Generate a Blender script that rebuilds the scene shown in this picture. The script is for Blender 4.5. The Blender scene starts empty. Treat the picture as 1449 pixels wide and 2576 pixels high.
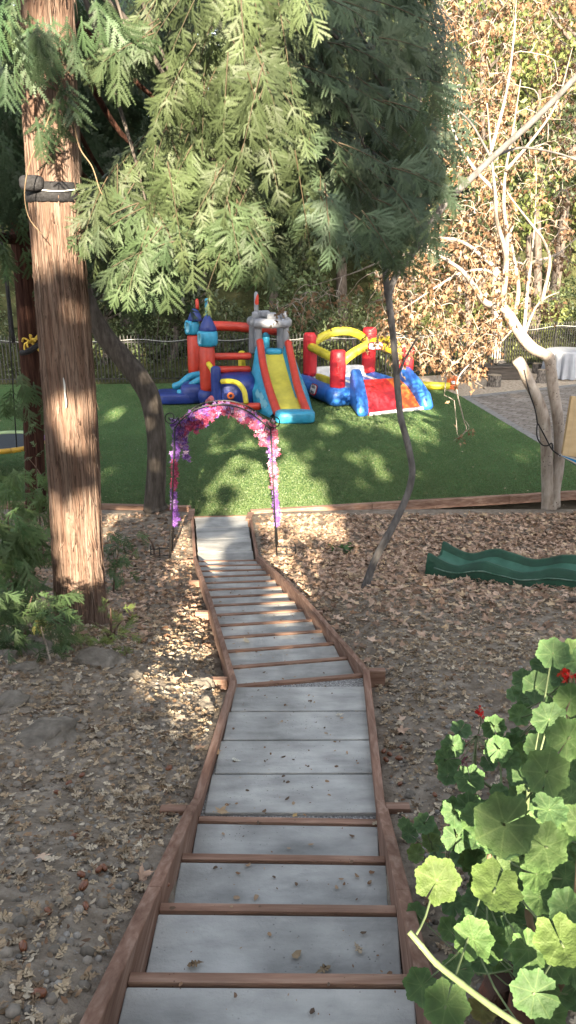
import bpy, math, random
import numpy as np
from mathutils import Vector, Matrix
random.seed(7)
rng = np.random.default_rng(11)
R = math.radians
sc = bpy.context.scene
col = sc.collection
A = np.array
# ------------------------------------------------------------------ camera frame (used to turn measured points into world points)
CAM_Z, PITCH, FOC, CX, CY = 4.43, R(19.0), 1946.0, 724.5, 1288.0
SP, CP = math.sin(PITCH), math.cos(PITCH)
def at(x, y, Z=0.0):
    u, v = (x-CX)/FOC, (y-CY)/FOC
    d = (CAM_Z-Z)/(SP+v*CP)
    return A([u*d, d*(CP-v*SP), Z])
def atY(x, y, Y):
    u, v = (x-CX)/FOC, (y-CY)/FOC
    d = Y/(CP-v*SP)
    return A([u*d, Y, CAM_Z-d*(SP+v*CP)])
# ------------------------------------------------------------------ object helpers
ROOT = {}
def link(o):
    col.objects.link(o); return o
def tag(o, label=None, cat=None, group=None, kind=None):
    if label: o['label'] = label
    if cat: o['category'] = cat
    if group: o['group'] = group
    if kind: o['kind'] = kind
    return o
def T(name, label, cat, loc, group=None):
    o = bpy.data.objects.new(name, None); link(o)
    o.empty_display_size = .1
    o.location = tuple(loc); ROOT[o.name] = A(loc, float)
    return tag(o, label, cat, group)
def O(name, V, F, mat, parent=None, smooth=True, colr=None, uv=None, bevel=0, label=None):
    V = np.asarray(V, float)
    if parent is not None: loc = ROOT[parent.name]
    else: loc = A([V[:,0].mean(), V[:,1].mean(), V[:,2].min()])
    L = V-loc
    me = bpy.data.meshes.new(name)
    if isinstance(F, np.ndarray):
        m, k = F.shape
        me.vertices.add(len(L)); me.vertices.foreach_set('co', L.astype(np.float32).ravel())
        me.loops.add(m*k); me.loops.foreach_set('vertex_index', F.astype(np.int32).ravel())
        me.polygons.add(m); me.polygons.foreach_set('loop_start', np.arange(0, m*k, k, dtype=np.int32))
        me.update(calc_edges=True)
    else:
        me.from_pydata(L.tolist(), [], [list(f) for f in F]); me.update()
    me.polygons.foreach_set('use_smooth', np.full(len(me.polygons), bool(smooth)))
    if colr is not None:
        c = np.ones((len(L), 4), np.float32); c[:, :3] = colr
        at_ = me.color_attributes.new('Col', 'FLOAT_COLOR', 'POINT'); at_.data.foreach_set('color', c.ravel())
    if uv is not None:
        l = np.zeros(len(me.loops), np.int32); me.loops.foreach_get('vertex_index', l)
        u = me.uv_layers.new(name='UVMap'); u.data.foreach_set('uv', np.asarray(uv, np.float32)[l].ravel())
    mats = mat if isinstance(mat, (list, tuple)) else [mat]
    for m_ in mats: me.materials.append(m_)
    o = bpy.data.objects.new(name, me); link(o)
    ROOT[o.name] = loc
    if parent is not None: o.parent = parent
    else: o.location = tuple(loc)
    if bevel:
        b = o.modifiers.new('edge', 'BEVEL'); b.width = bevel; b.segments = 3; b.limit_method = 'ANGLE'; b.angle_limit = R(35)
    if label: o['label'] = label
    return o
def merge(parts):
    V, F, n = [], [], 0
    for v, f in parts:
        v = np.asarray(v, float); V.append(v)
        F += [[i+n for i in q] for q in f]; n += len(v)
    return np.vstack(V), F
def dup(o, loc, rz=0, s=1, parent=None, label=None, group=None):
    c = o.copy(); link(c)
    if parent is not None: c.parent = parent
    else:
        c.location = tuple(loc); c.rotation_euler = (0, 0, rz); c.scale = (s, s, s)
        if label: c['label'] = label
        if group: c['group'] = group
    for ch in list(o.children): dup(ch, None, parent=c)
    return c
# ------------------------------------------------------------------ shapes
def catmull(P, n):
    P = np.asarray(P, float)
    if len(P) < 3: 
        t = np.linspace(0, 1, n)[:, None]; return P[0]*(1-t)+P[-1]*t
    Q = np.vstack([2*P[0]-P[1], P, 2*P[-1]-P[-2]])
    s = np.linspace(0, len(P)-1-1e-9, n); i = s.astype(int); t = (s-i)[:, None]
    p0, p1, p2, p3 = Q[i], Q[i+1], Q[i+2], Q[i+3]
    return .5*(2*p1+(p2-p0)*t+(2*p0-5*p1+4*p2-p3)*t*t+(3*p1-p0-3*p2+p3)*t**3)
def tube(P, r, n=10, res=None, cap=True, rnd=False):
    P = np.asarray(P, float); r = np.atleast_1d(np.asarray(r, float))
    if len(r) == 1: r = np.repeat(r, len(P))
    if res:
        q = catmull(np.column_stack([P, r]), res); P, r = q[:, :3], np.maximum(q[:, 3], 1e-4)
    if rnd:   # rounded ends
        a = np.linspace(0, math.pi/2, 5)[1:-1]
        d0 = P[0]-P[1]; d0 /= np.linalg.norm(d0); d1 = P[-1]-P[-2]; d1 /= np.linalg.norm(d1)
        h = [P[0]+d0*r[0]*math.sin(x)*.6 for x in a[::-1]]; hr = [r[0]*math.cos(x) for x in a[::-1]]
        t = [P[-1]+d1*r[-1]*math.sin(x)*.6 for x in a]; tr = [r[-1]*math.cos(x) for x in a]
        P = np.vstack([h, P, t]); r = np.concatenate([hr, r, tr])
    m = len(P)
    tan = np.gradient(P, axis=0); tan /= np.linalg.norm(tan, axis=1)[:, None]+1e-12
    up = A([0, 0, 1.]) if abs(tan[0][2]) < .9 else A([1., 0, 0])
    u = np.cross(tan[0], up); u /= np.linalg.norm(u)
    V = []; a = np.linspace(0, 2*math.pi, n, endpoint=False)
    for i in range(m):
        u = u-tan[i]*np.dot(u, tan[i]); u /= np.linalg.norm(u)+1e-12
        w = np.cross(tan[i], u)
        V.append(P[i]+r[i]*(np.cos(a)[:, None]*u+np.sin(a)[:, None]*w))
    V = np.vstack(V); F = []
    for i in range(m-1):
        for j in range(n):
            k = (j+1) % n
            F.append([i*n+j, i*n+k, (i+1)*n+k, (i+1)*n+j])
    if cap: F.append(list(range(n))[::-1]); F.append([(m-1)*n+j for j in range(n)])
    return V, F
def box(c, s, rz=0, tilt=None):
    c = A(c, float); h = A(s, float)/2
    v = A([[x, y, z] for x in (-1, 1) for y in (-1, 1) for z in (-1, 1)])*h
    if tilt is not None: v = v @ np.asarray(tilt).T
    ca, sa = math.cos(rz), math.sin(rz)
    v = np.column_stack([v[:,0]*ca-v[:,1]*sa, v[:,0]*sa+v[:,1]*ca, v[:,2]])+c
    return v, [[0,1,3,2],[4,6,7,5],[0,4,5,1],[2,3,7,6],[0,2,6,4],[1,5,7,3]]
def beam(p0, p1, w, h, seg=1):   # board on edge: p0,p1 on its top centre line
    p0, p1 = A(p0, float), A(p1, float)
    d = (p1-p0); d[2] = 0; d /= np.linalg.norm(d); s = A([d[1], -d[0], 0])*w/2; dn = A([0, 0, h])
    v = [p0-s, p0+s, p1+s, p1-s, p0-s-dn, p0+s-dn, p1+s-dn, p1-s-dn]
    return A(v), [[0,3,2,1],[4,5,6,7],[0,1,5,4],[1,2,6,5],[2,3,7,6],[3,0,4,7]]
def quadslab(q, h):   # four top corners, thickness downwards
    q = A(q, float); b = q-A([0,0,h])
    return np.vstack([q, b]), [[0,1,2,3],[7,6,5,4],[0,4,5,1],[1,5,6,2],[2,6,7,3],[3,7,4,0]]
def lathe(c, prof, n=28):
    c = A(c, float); a = np.linspace(0, 2*math.pi, n, endpoint=False); V = []; F = []
    for (r, z) in prof: V.append(np.column_stack([c[0]+r*np.cos(a), c[1]+r*np.sin(a), np.full(n, c[2]+z)]))
    V = np.vstack(V)
    for i in range(len(prof)-1):
        for j in range(n):
            k = (j+1) % n; F.append([i*n+j, i*n+k, (i+1)*n+k, (i+1)*n+j])
    F.append(list(range(n))[::-1]); F.append([(len(prof)-1)*n+j for j in range(n)])
    return V, F
def blob(c, h, e=.6, rz=0, n=20, noise=0, seed=0):   # superellipsoid
    c = A(c, float)
    th = np.linspace(-math.pi/2, math.pi/2, n//2+1); ph = np.linspace(0, 2*math.pi, n, endpoint=False)
    f = lambda x: np.sign(x)*np.abs(x)**e
    V = []
    for t in th:
        V.append(np.column_stack([h[0]*f(np.cos(t))*f(np.cos(ph)), h[1]*f(np.cos(t))*f(np.sin(ph)), np.full(n, h[2]*f(np.sin(t)))]))
    V = np.vstack(V)
    if noise:
        q = V/ A(h)
        k = fbm3(q*1.6+seed*7.7, 5); V = V*(1+noise*(k-.5)*2.6)[:, None]
    ca, sa = math.cos(rz), math.sin(rz)
    V = np.column_stack([V[:,0]*ca-V[:,1]*sa, V[:,0]*sa+V[:,1]*ca, V[:,2]])+c
    F = []
    for i in range(len(th)-1):
        for j in range(n):
            k = (j+1) % n; F.append([i*n+j, i*n+k, (i+1)*n+k, (i+1)*n+j])
    return V, F
def torus(c, Rr, r, axis='y', n=24, m=10):
    a = np.linspace(0, 2*math.pi, n, endpoint=False); b = np.linspace(0, 2*math.pi, m, endpoint=False)
    aa, bb = np.meshgrid(a, b, indexing='ij')
    x = (Rr+r*np.cos(bb))*np.cos(aa); y = (Rr+r*np.cos(bb))*np.sin(aa); z = r*np.sin(bb)
    V = np.column_stack([x.ravel(), y.ravel(), z.ravel()])
    if axis == 'y': V = V[:, [0, 2, 1]]
    F = [[i*m+j, ((i+1)%n)*m+j, ((i+1)%n)*m+(j+1)%m, i*m+(j+1)%m] for i in range(n) for j in range(m)]
    return V+A(c, float), F
def strip(Ls, Rs):   # ribbon between two curves
    Ls, Rs = np.asarray(Ls), np.asarray(Rs); n = len(Ls)
    return np.vstack([Ls, Rs]), [[i, n+i, n+i+1, i+1] for i in range(n-1)]
# ------------------------------------------------------------------ noise
def _h(i, j, k):
    v = np.sin(i*127.1+j*311.7+k*74.7)*43758.5453
    return v-np.floor(v)
def vnoise(p):
    i = np.floor(p); f = p-i; f = f*f*(3-2*f); i0, j0, k0 = i[:,0], i[:,1], i[:,2]; r = 0
    for a in (0,1):
        for b in (0,1):
            for c in (0,1):
                w = (f[:,0] if a else 1-f[:,0])*(f[:,1] if b else 1-f[:,1])*(f[:,2] if c else 1-f[:,2])
                r = r+w*_h(i0+a, j0+b, k0+c)
    return r
def fbm3(p, o=4):
    s, a, t = 0, .5, 0
    for k in range(o):
        s = s+a*vnoise(p*2**k+k*17.3); t += a; a *= .5
    return s/t
def fbm2(x, y, f=1., o=4, seed=0.):
    x = np.asarray(x, float); sh = x.shape
    p = np.column_stack([x.ravel()*f, np.asarray(y, float).ravel()*f, np.full(x.size, seed)])
    return fbm3(p, o).reshape(sh)
# ------------------------------------------------------------------ scatter many small leaves into one mesh
def scatter(tmpl, pos, rot, scale, colr=None, shade=None):
    """tmpl list of (V,F tri/quad ndarray, all the same width); pos (n,3); rot (n,3,3); scale (n,)"""
    n = len(pos); which = rng.integers(0, len(tmpl), n)
    VV, FF, CC, off = [], [], [], 0
    for t, (v, f) in enumerate(tmpl):
        ix = np.nonzero(which == t)[0]
        if not len(ix): continue
        w = np.einsum('nij,vj->nvi', rot[ix], v)*scale[ix][:, None, None]+pos[ix][:, None, :]
        VV.append(w.reshape(-1, 3))
        FF.append((f[None]+(np.arange(len(ix))*len(v))[:, None, None]+off).reshape(-1, f.shape[1]))
        if colr is not None:
            c = np.repeat(colr[ix][:, None, :], len(v), 1)
            if shade is not None: c = c*shade[t][None, :, None]
            CC.append(c.reshape(-1, 3))
        off += len(ix)*len(v)
    return np.vstack(VV), np.vstack(FF), (np.vstack(CC) if colr is not None else None)
def frames(xdir, ndir):
    x = xdir/(np.linalg.norm(xdir, axis=1)[:, None]+1e-9)
    z = ndir-x*np.sum(ndir*x, axis=1)[:, None]; z /= np.linalg.norm(z, axis=1)[:, None]+1e-9
    y = np.cross(z, x)
    return np.stack([x, y, z], axis=2)
def rand_frames(n, flat=0., down=None):
    x = rng.normal(size=(n, 3)); nz = rng.normal(size=(n, 3))
    if flat: nz = nz*(1-flat)+A([0, 0, 1.])*flat*2; 
    if down is not None: x = x*(1-down)+A([0, 0, -1.])*down*1.6
    return frames(x, nz) if not flat else frames(np.column_stack([x[:,0], x[:,1], x[:,2]*(1-flat)]), nz)
def fan(outline, zc=.0, bend=.0):
    o = np.asarray(outline, float); n = len(o)
    c = A([[o[:,0].mean(), 0]])
    p = np.vstack([c, o]); z = bend*np.sum(p*p, axis=1)
    z[0] = zc
    V = np.column_stack([p, z]); F = A([[0, 1+i, 1+(i+1) % n] for i in range(n)])
    return V, F
def maple(seed):
    r = random.Random(seed); pts = []
    lobes = [(-128, .55), (-70, .85), (0, 1.05), (70, .85), (128, .55)]
    pts.append((-.25, .0))
    for (a, l) in lobes:
        l *= r.uniform(.85, 1.1); a += r.uniform(-7, 7)
        for da, q in ((-24, .42), (-13, .70), (-9, .62), (0, 1), (9, .62), (13, .72)):
            t = R(a+da); pts.append((l*q*math.cos(t), l*q*math.sin(t)))
    v, f = fan(pts, 0, 0)
    q = v[:, :2]; v[:, 2] = r.uniform(-.15, .3)*q[:,0]**2+r.uniform(-.1, .45)*q[:,1]**2+.08*np.sin(q[:,0]*9+r.random()*6)*r.uniform(.3, 1.2)
    return v*.5, f
def oak(seed):
    r = random.Random(seed); up, dn = [], []
    n = 4
    for i in range(n):
        x = .12+.8*i/(n-.2); w = (.34-.12*abs(i-1.6))*r.uniform(.8, 1.2)
        up += [(x, .07), (x+.06, w), (x+.15, w*.95)]; dn += [(x, -.07), (x+.06, -w*r.uniform(.8,1.1)), (x+.15, -w*.95)]
    pts = [(-.12, -.012), ]+dn+[(1.03, 0)]+up[::-1]+[(-.12, .012)]
    v, f = fan(pts, 0, 0); v[0, :2] = (.45, 0)
    v[:, 0] -= .45; q = v[:, :2]
    v[:, 2] = r.uniform(-.3, .5)*q[:,0]**2+r.uniform(0, 1.6)*q[:,1]**2+.05*np.sin(q[:,0]*12+r.random()*6)
    return v, f
MAPLE = [maple(i) for i in range(6)]
OAK = [oak(i) for i in range(6)]
def bits():
    out = []
    for k in range(5):
        r = random.Random(k+50); m = 6
        pts = [(r.uniform(.3, .6)*math.cos(2*math.pi*i/m)*1.3, r.uniform(.2, .5)*math.sin(2*math.pi*i/m)) for i in range(m)]
        v, f = fan(pts, 0, 0); v[:, 2] = r.uniform(-.4, .6)*v[:,0]**2+r.uniform(-.4, .6)*v[:,1]**2; out.append((v, f))
    return out
BITS = bits()
# plain pointed leaf: 4 triangles folded along the midrib
LEAF = [(A([[0,0,0],[.35,.26,.05],[1,0,-.06],[.35,-.26,.05],[.4,0,0.]]), A([[0,4,1],[1,4,2],[2,4,3],[3,4,0]]))]
CARD = [(A([[-.5,-.4,0],[.1,-.5,.06],[.55,-.1,0],[.4,.45,.05],[-.2,.5,0],[-.55,.1,.08]]), A([[0,1,2],[0,2,3],[0,3,4],[0,4,5]]))]

def in_poly_(x, y, poly):
    c = np.zeros(len(x), bool); n = len(poly)
    for i in range(n):
        x0, y0 = poly[i]; x1, y1 = poly[(i+1) % n]
        k = ((y0 > y) != (y1 > y)) & (x < (x1-x0)*(y-y0)/(y1-y0+1e-12)+x0); c ^= k
    return c
def frond(seed, nb=4, nn=11):
    r = random.Random(seed); V, F = [], []
    def needle_row(p0, d, L, w, n, zdrop):
        d = d/np.linalg.norm(d); s = A([-d[1], d[0], 0]); s /= np.linalg.norm(s)+1e-9
        sp = L/n
        for i in range(n):
            for sg in (1, -1):
                u = (i+.5)/n; ww = w*min(1, .55+u*2.2)*(1-max(0, u-.55)**1.5*2.2)*r.uniform(.85, 1.1)
                a = p0+d*(i*sp); b = p0+d*((i+1.02)*sp); t = p0+d*((i+1.15)*sp)+s*sg*ww
                k = len(V)
                for q, zz in ((a, 0), (b, 0), (t, -.10*ww+r.uniform(-.004, .012))):
                    x = q[0]; V.append([q[0], q[1], q[2]-zdrop*(q[0]**2+.7*q[1]**2)+zz])
                F.append([k, k+1, k+2])
    zd = r.uniform(.15, .5)
    x = .06
    for i in range(nb):
        u = (i+.5)/nb
        for sg in (1, -1):
            an = R(r.uniform(30, 60)-u*14)*sg
            L = .52*(math.sin(min(1, .25+u*1.0)*math.pi*.80)+.15)*r.uniform(.6, 1.15)
            p0 = A([.05+u*.78+r.uniform(-.02, .02), 0, r.uniform(-.02, .02)])
            needle_row(p0, A([math.cos(an), math.sin(an), r.uniform(-.5, .15)]), L, r.uniform(.060,.078), nn, zd)
    needle_row(A([.0, 0, 0]), A([1., 0, 0]), 1.0, .066, 20, zd)
    return A(V), A(F)
FROND = [frond(i) for i in range(9)]
FROND_LO = [frond(i+20, 5, 5) for i in range(5)]
# ------------------------------------------------------------------ materials
def mat(name, base=(.5,.5,.5), rough=.8, ramp=None, scale=(4,4,4), detail=5, coord='Object', bump=0., bscale=None, attr=None, attr_mix=0., transl=0., spec=.3, extra=None, dist=0., metal=0., coat=0.):
    m = bpy.data.materials.new(name); m.use_nodes = True; nt = m.node_tree; N, Lk = nt.nodes, nt.links
    bs = N['Principled BSDF']; out = N['Material Output']
    bs.inputs['Roughness'].default_value = rough; bs.inputs['Specular IOR Level'].default_value = spec
    bs.inputs['Metallic'].default_value = metal; bs.inputs['Coat Weight'].default_value = coat
    tc = N.new('ShaderNodeTexCoord'); mp = N.new('ShaderNodeMapping'); mp.inputs['Scale'].default_value = scale
    Lk.new(tc.outputs[coord], mp.inputs['Vector'])
    nz = N.new('ShaderNodeTexNoise'); nz.inputs['Scale'].default_value = 1; nz.inputs['Detail'].default_value = detail; nz.inputs['Roughness'].default_value = .62; nz.inputs['Distortion'].default_value = dist
    Lk.new(mp.outputs[0], nz.inputs['Vector'])
    c = None
    if ramp:
        rp = N.new('ShaderNodeValToRGB'); e = rp.color_ramp.elements
        while len(e) < len(ramp): e.new(.5)
        for i, (p, cc) in enumerate(ramp): e[i].position = p; e[i].color = (*cc, 1)
        Lk.new(nz.outputs['Fac'], rp.inputs['Fac']); c = rp.outputs['Color']
    if attr:
        an = N.new('ShaderNodeAttribute'); an.attribute_name = attr
        if c is None: c = an.outputs['Color']
        else:
            mx = N.new('ShaderNodeMix'); mx.data_type = 'RGBA'; mx.blend_type = 'MULTIPLY'; mx.inputs['Factor'].default_value = 1
            Lk.new(an.outputs['Color'], mx.inputs['A']); Lk.new(c, mx.inputs['B']); c = mx.outputs['Result']
    if extra: c = extra(nt, tc, nz, c)
    if c is not None: Lk.new(c, bs.inputs['Base Color'])
    else: bs.inputs['Base Color'].default_value = (*base, 1)
    if bump:
        bp = N.new('ShaderNodeBump'); bp.inputs['Strength'].default_value = 1; bp.inputs['Distance'].default_value = bump
        src = nz
        if bscale:
            mp2 = N.new('ShaderNodeMapping'); mp2.inputs['Scale'].default_value = bscale; Lk.new(tc.outputs[coord], mp2.inputs['Vector'])
            src = N.new('ShaderNodeTexNoise'); src.inputs['Scale'].default_value = 1; src.inputs['Detail'].default_value = 5; src.inputs['Roughness'].default_value = .65; Lk.new(mp2.outputs[0], src.inputs['Vector'])
        Lk.new(src.outputs['Fac'], bp.inputs['Height']); Lk.new(bp.outputs['Normal'], bs.inputs['Normal'])
    if transl:
        tr = N.new('ShaderNodeBsdfTranslucent'); ms = N.new('ShaderNodeMixShader'); ms.inputs['Fac'].default_value = transl
        if c is not None: Lk.new(c, tr.inputs['Color'])
        else: tr.inputs['Color'].default_value = (*base, 1)
        Lk.new(bs.outputs[0], ms.inputs[1]); Lk.new(tr.outputs[0], ms.inputs[2]); Lk.new(ms.outputs[0], out.inputs['Surface'])
    return m
def speck(nt, tc, nz, c, scale=60, thr=.12, dark=(.03,.028,.025), coord='Object', amt=1.):
    N, Lk = nt.nodes, nt.links
    vo = N.new('ShaderNodeTexVoronoi'); vo.inputs['Scale'].default_value = scale; Lk.new(tc.outputs[coord], vo.inputs['Vector'])
    mr = N.new('ShaderNodeMapRange'); mr.inputs['From Min'].default_value = thr; mr.inputs['From Max'].default_value = thr*.6; mr.inputs['To Max'].default_value = amt; Lk.new(vo.outputs['Distance'], mr.inputs['Value'])
    n2 = N.new('ShaderNodeTexNoise'); n2.inputs['Scale'].default_value = scale*.12; Lk.new(tc.outputs[coord], n2.inputs['Vector'])
    mm = N.new('ShaderNodeMath'); mm.operation = 'MULTIPLY'; Lk.new(mr.outputs[0], mm.inputs[0])
    m3 = N.new('ShaderNodeMapRange'); m3.inputs['From Min'].default_value = .5; m3.inputs['From Max'].default_value = .62; Lk.new(n2.outputs['Fac'], m3.inputs['Value']); Lk.new(m3.outputs[0], mm.inputs[1])
    mx = N.new('ShaderNodeMix'); mx.data_type = 'RGBA'; Lk.new(mm.outputs[0], mx.inputs['Factor']); Lk.new(c, mx.inputs['A']); mx.inputs['B'].default_value = (*dark, 1)
    return mx.outputs['Result']
def big_var(nt, tc, nz, c, scale=1.5, lo=.6, hi=1.25, coord='Object'):
    N, Lk = nt.nodes, nt.links
    n2 = N.new('ShaderNodeTexNoise'); n2.inputs['Scale'].default_value = scale; n2.inputs['Detail'].default_value = 4; Lk.new(tc.outputs[coord], n2.inputs['Vector'])
    mr = N.new('ShaderNodeMapRange'); mr.inputs['From Min'].default_value = .3; mr.inputs['From Max'].default_value = .7; mr.inputs['To Min'].default_value = lo; mr.inputs['To Max'].default_value = hi; Lk.new(n2.outputs['Fac'], mr.inputs['Value'])
    mx = N.new('ShaderNodeMix'); mx.data_type = 'RGBA'; mx.blend_type = 'MULTIPLY'; mx.inputs['Factor'].default_value = 1
    Lk.new(c, mx.inputs['A']); Lk.new(mr.outputs[0], mx.inputs['B']); return mx.outputs['Result']
M = {}
M['dirt'] = mat('dirt_soil', ramp=[(.3,(.115,.094,.073)),(.5,(.205,.172,.138)),(.68,(.30,.262,.215))], scale=(9,9,9), detail=8, bump=.03, bscale=(22,22,22), rough=.95, spec=.1, extra=lambda *a: speck(*a, scale=55, thr=.3, dark=(.24,.225,.21)))
M['concrete'] = mat('concrete_paver', ramp=[(.3,(.235,.238,.232)),(.48,(.335,.338,.328)),(.7,(.43,.432,.415))], scale=(2.4,7,6), detail=8, bump=.004, bscale=(60,60,60), rough=.9, spec=.2, extra=lambda nt,tc,nz,c: speck(nt,tc,nz,big_var(nt,tc,nz,c,3.1,.66,1.2), scale=42, thr=.16, dark=(.12,.12,.12), amt=.8))
M['gravel'] = mat('crushed_gravel', ramp=[(.35,(.09,.09,.09)),(.5,(.22,.22,.22)),(.65,(.40,.40,.39))], scale=(90,90,90), detail=3, bump=.01, rough=.9, spec=.2)
def dots(nt, tc, nz, c):
    return speck(nt, tc, nz, big_var(nt, tc, nz, c, 2.2, .7, 1.25), scale=38, thr=.12, dark=(.05,.02,.012), amt=.7)
M['timber'] = mat('red_brown_timber', ramp=[(.3,(.13,.070,.050)),(.5,(.205,.122,.090)),(.72,(.31,.215,.17))], scale=(30,2.2,30), detail=6, bump=.004, rough=.8, spec=.2, dist=.4, extra=dots)
M['timber_x'] = mat('red_brown_timber_board', ramp=[(.3,(.145,.080,.057)),(.5,(.23,.14,.102)),(.72,(.34,.24,.185))], scale=(2.2,30,30), detail=6, bump=.004, rough=.8, spec=.2, dist=.4, extra=dots)
def turf_extra(nt, tc, nz, c):
    return big_var(nt, tc, nz, c, .5, .72, 1.25)
M['turf'] = mat('artificial_turf', ramp=[(.3,(.022,.058,.018)),(.5,(.048,.108,.036)),(.7,(.092,.172,.062))], scale=(45,30,40), detail=8, bump=.02, bscale=(70,45,60), rough=.8, spec=.12, extra=turf_extra)
def ridged(nt, tc, nz, c, sc=(30,30,1.5), lo=.42, w=.05):
    N, Lk = nt.nodes, nt.links
    mp = N.new('ShaderNodeMapping'); mp.inputs['Scale'].default_value = sc; Lk.new(tc.outputs['Object'], mp.inputs['Vector'])
    n2 = N.new('ShaderNodeTexNoise'); n2.inputs['Scale'].default_value = 1; n2.inputs['Detail'].default_value = 4; n2.inputs['Distortion'].default_value = .8; Lk.new(mp.outputs[0], n2.inputs['Vector'])
    a = N.new('ShaderNodeMath'); a.operation = 'SUBTRACT'; a.inputs[1].default_value = .5; Lk.new(n2.outputs['Fac'], a.inputs[0])
    b = N.new('ShaderNodeMath'); b.operation = 'ABSOLUTE'; Lk.new(a.outputs[0], b.inputs[0])
    mr = N.new('ShaderNodeMapRange'); mr.inputs['From Max'].default_value = w; mr.inputs['To Min'].default_value = lo; Lk.new(b.outputs[0], mr.inputs['Value'])
    mx = N.new('ShaderNodeMix'); mx.data_type = 'RGBA'; mx.blend_type = 'MULTIPLY'; mx.inputs['Factor'].default_value = 1; Lk.new(c, mx.inputs['A']); Lk.new(mr.outputs[0], mx.inputs['B'])
    return big_var(nt, tc, nz, mx.outputs['Result'], 2.2, .7, 1.3)
M['bark_red'] = mat('redwood_bark', ramp=[(.30,(.098,.055,.040)),(.45,(.165,.108,.081)),(.58,(.212,.150,.117)),(.74,(.28,.215,.175))], scale=(26,26,1.1), detail=9, bump=.06, bscale=(34,34,1.7), rough=.95, spec=.08, dist=.5, extra=ridged)
M['bark_dark'] = mat('shaded_redwood_bark', ramp=[(.3,(.014,.007,.006)),(.5,(.042,.021,.016)),(.7,(.09,.044,.031))], scale=(24,24,1.6), detail=7, bump=.04, rough=.95, spec=.05)  # darker copy of the redwood bark, shade put into its colour
M['bark_grey'] = mat('grey_brown_bark', ramp=[(.3,(.035,.030,.026)),(.5,(.075,.065,.056)),(.7,(.125,.11,.098))], scale=(14,14,3), detail=8, bump=.02, rough=.9, spec=.1)
M['bark_slate'] = mat('slate_grey_bark', ramp=[(.3,(.07,.066,.064)),(.5,(.12,.113,.11)),(.7,(.17,.163,.16))], scale=(14,14,5), detail=7, bump=.008, rough=.9, spec=.1)
M['bark_pale'] = mat('pale_maple_bark', ramp=[(.3,(.17,.13,.10)),(.5,(.31,.265,.225)),(.7,(.42,.375,.33))], scale=(9,9,3), detail=8, bump=.012, rough=.85, spec=.15, extra=lambda *a: speck(*a, scale=20, thr=.28, dark=(.10,.075,.06)))
M['bark_far'] = mat('forest_bark', ramp=[(.3,(.035,.028,.024)),(.6,(.12,.10,.085))], scale=(10,10,3), bump=.02, rough=.95, spec=.05)
M['needles'] = mat('redwood_needles', attr='Col', ramp=[(.3,(.8,.85,.75)),(.7,(1.15,1.1,1.05))], scale=(3,3,3), rough=.55, spec=.3, transl=.22)
M['leaf'] = mat('green_leaves', attr='Col', rough=.5, spec=.4, transl=.3)
M['dry'] = mat('dry_leaves', attr='Col', ramp=[(.3,(.75,.72,.7)),(.7,(1.15,1.15,1.15))], scale=(30,30,30), rough=.8, spec=.15, transl=.18)
M['litter'] = mat('fallen_dry_leaves', attr='Col', ramp=[(.3,(.78,.75,.72)),(.7,(1.12,1.12,1.12))], scale=(25,25,25), rough=.85, spec=.12)
M['stone'] = mat('grey_stone', ramp=[(.3,(.09,.078,.064)),(.5,(.155,.137,.115)),(.7,(.235,.212,.182))], scale=(9,9,9), detail=9, bump=.03, rough=.9, spec=.15)
M['pebble'] = mat('pebbles', attr='Col', ramp=[(.3,(.7,.7,.7)),(.7,(1.2,1.2,1.2))], scale=(30,30,30), rough=.85, spec=.2)
M['chips'] = mat('wood_chips', ramp=[(.3,(.16,.12,.085)),(.5,(.36,.295,.225)),(.7,(.52,.45,.36))], scale=(10,10,10), detail=9, bump=.03, bscale=(30,30,30), rough=.95, spec=.1)
def paver_extra(nt, tc, nz, c):
    N, Lk = nt.nodes, nt.links
    mp = N.new('ShaderNodeMapping'); mp.inputs['Rotation'].default_value = (0, 0, R(32)); Lk.new(tc.outputs['Object'], mp.inputs['Vector'])
    br = N.new('ShaderNodeTexBrick'); br.inputs['Scale'].default_value = 1; br.inputs['Brick Width'].default_value = .42; br.inputs['Row Height'].default_value = .21
    br.inputs['Mortar Size'].default_value = .012; br.inputs['Color1'].default_value = (1,1,1,1); br.inputs['Color2'].default_value = (.72,.68,.66,1); br.inputs['Mortar'].default_value = (.45,.42,.4,1)
    Lk.new(mp.outputs[0], br.inputs['Vector'])
    mx = N.new('ShaderNodeMix'); mx.data_type = 'RGBA'; mx.blend_type = 'MULTIPLY'; mx.inputs['Factor'].default_value = 1
    Lk.new(c, mx.inputs['A']); Lk.new(br.outputs['Color'], mx.inputs['B']); return mx.outputs['Result']
M['paving'] = mat('grey_brick_paving', ramp=[(.3,(.14,.12,.105)),(.5,(.21,.19,.17)),(.7,(.29,.265,.24))], scale=(5,5,5), detail=6, bump=.006, rough=.9, spec=.15, extra=paver_extra)
M['border'] = mat('grey_border_paving', ramp=[(.3,(.13,.125,.12)),(.7,(.24,.235,.225))], scale=(6,6,6), detail=6, rough=.9, spec=.15)
def vinyl(n, c, d=.72):
    return mat('vinyl_'+n, ramp=[(.3, tuple(x*d for x in c)), (.7, tuple(min(1, x*1.1) for x in c))], scale=(3,3,3), bump=.018, bscale=(5,5,9), rough=.40, spec=.4)
M['v_red'] = vinyl('red', (.42,.035,.018)); M['v_red2'] = vinyl('bright_red', (.52,.022,.03)); M['v_blue'] = vinyl('dark_blue', (.014,.032,.17))
M['v_blue2'] = vinyl('bright_blue', (.025,.13,.46)); M['v_cyan'] = vinyl('turquoise', (.028,.25,.40)); M['v_yellow'] = vinyl('yellow', (.56,.47,.035))
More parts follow.
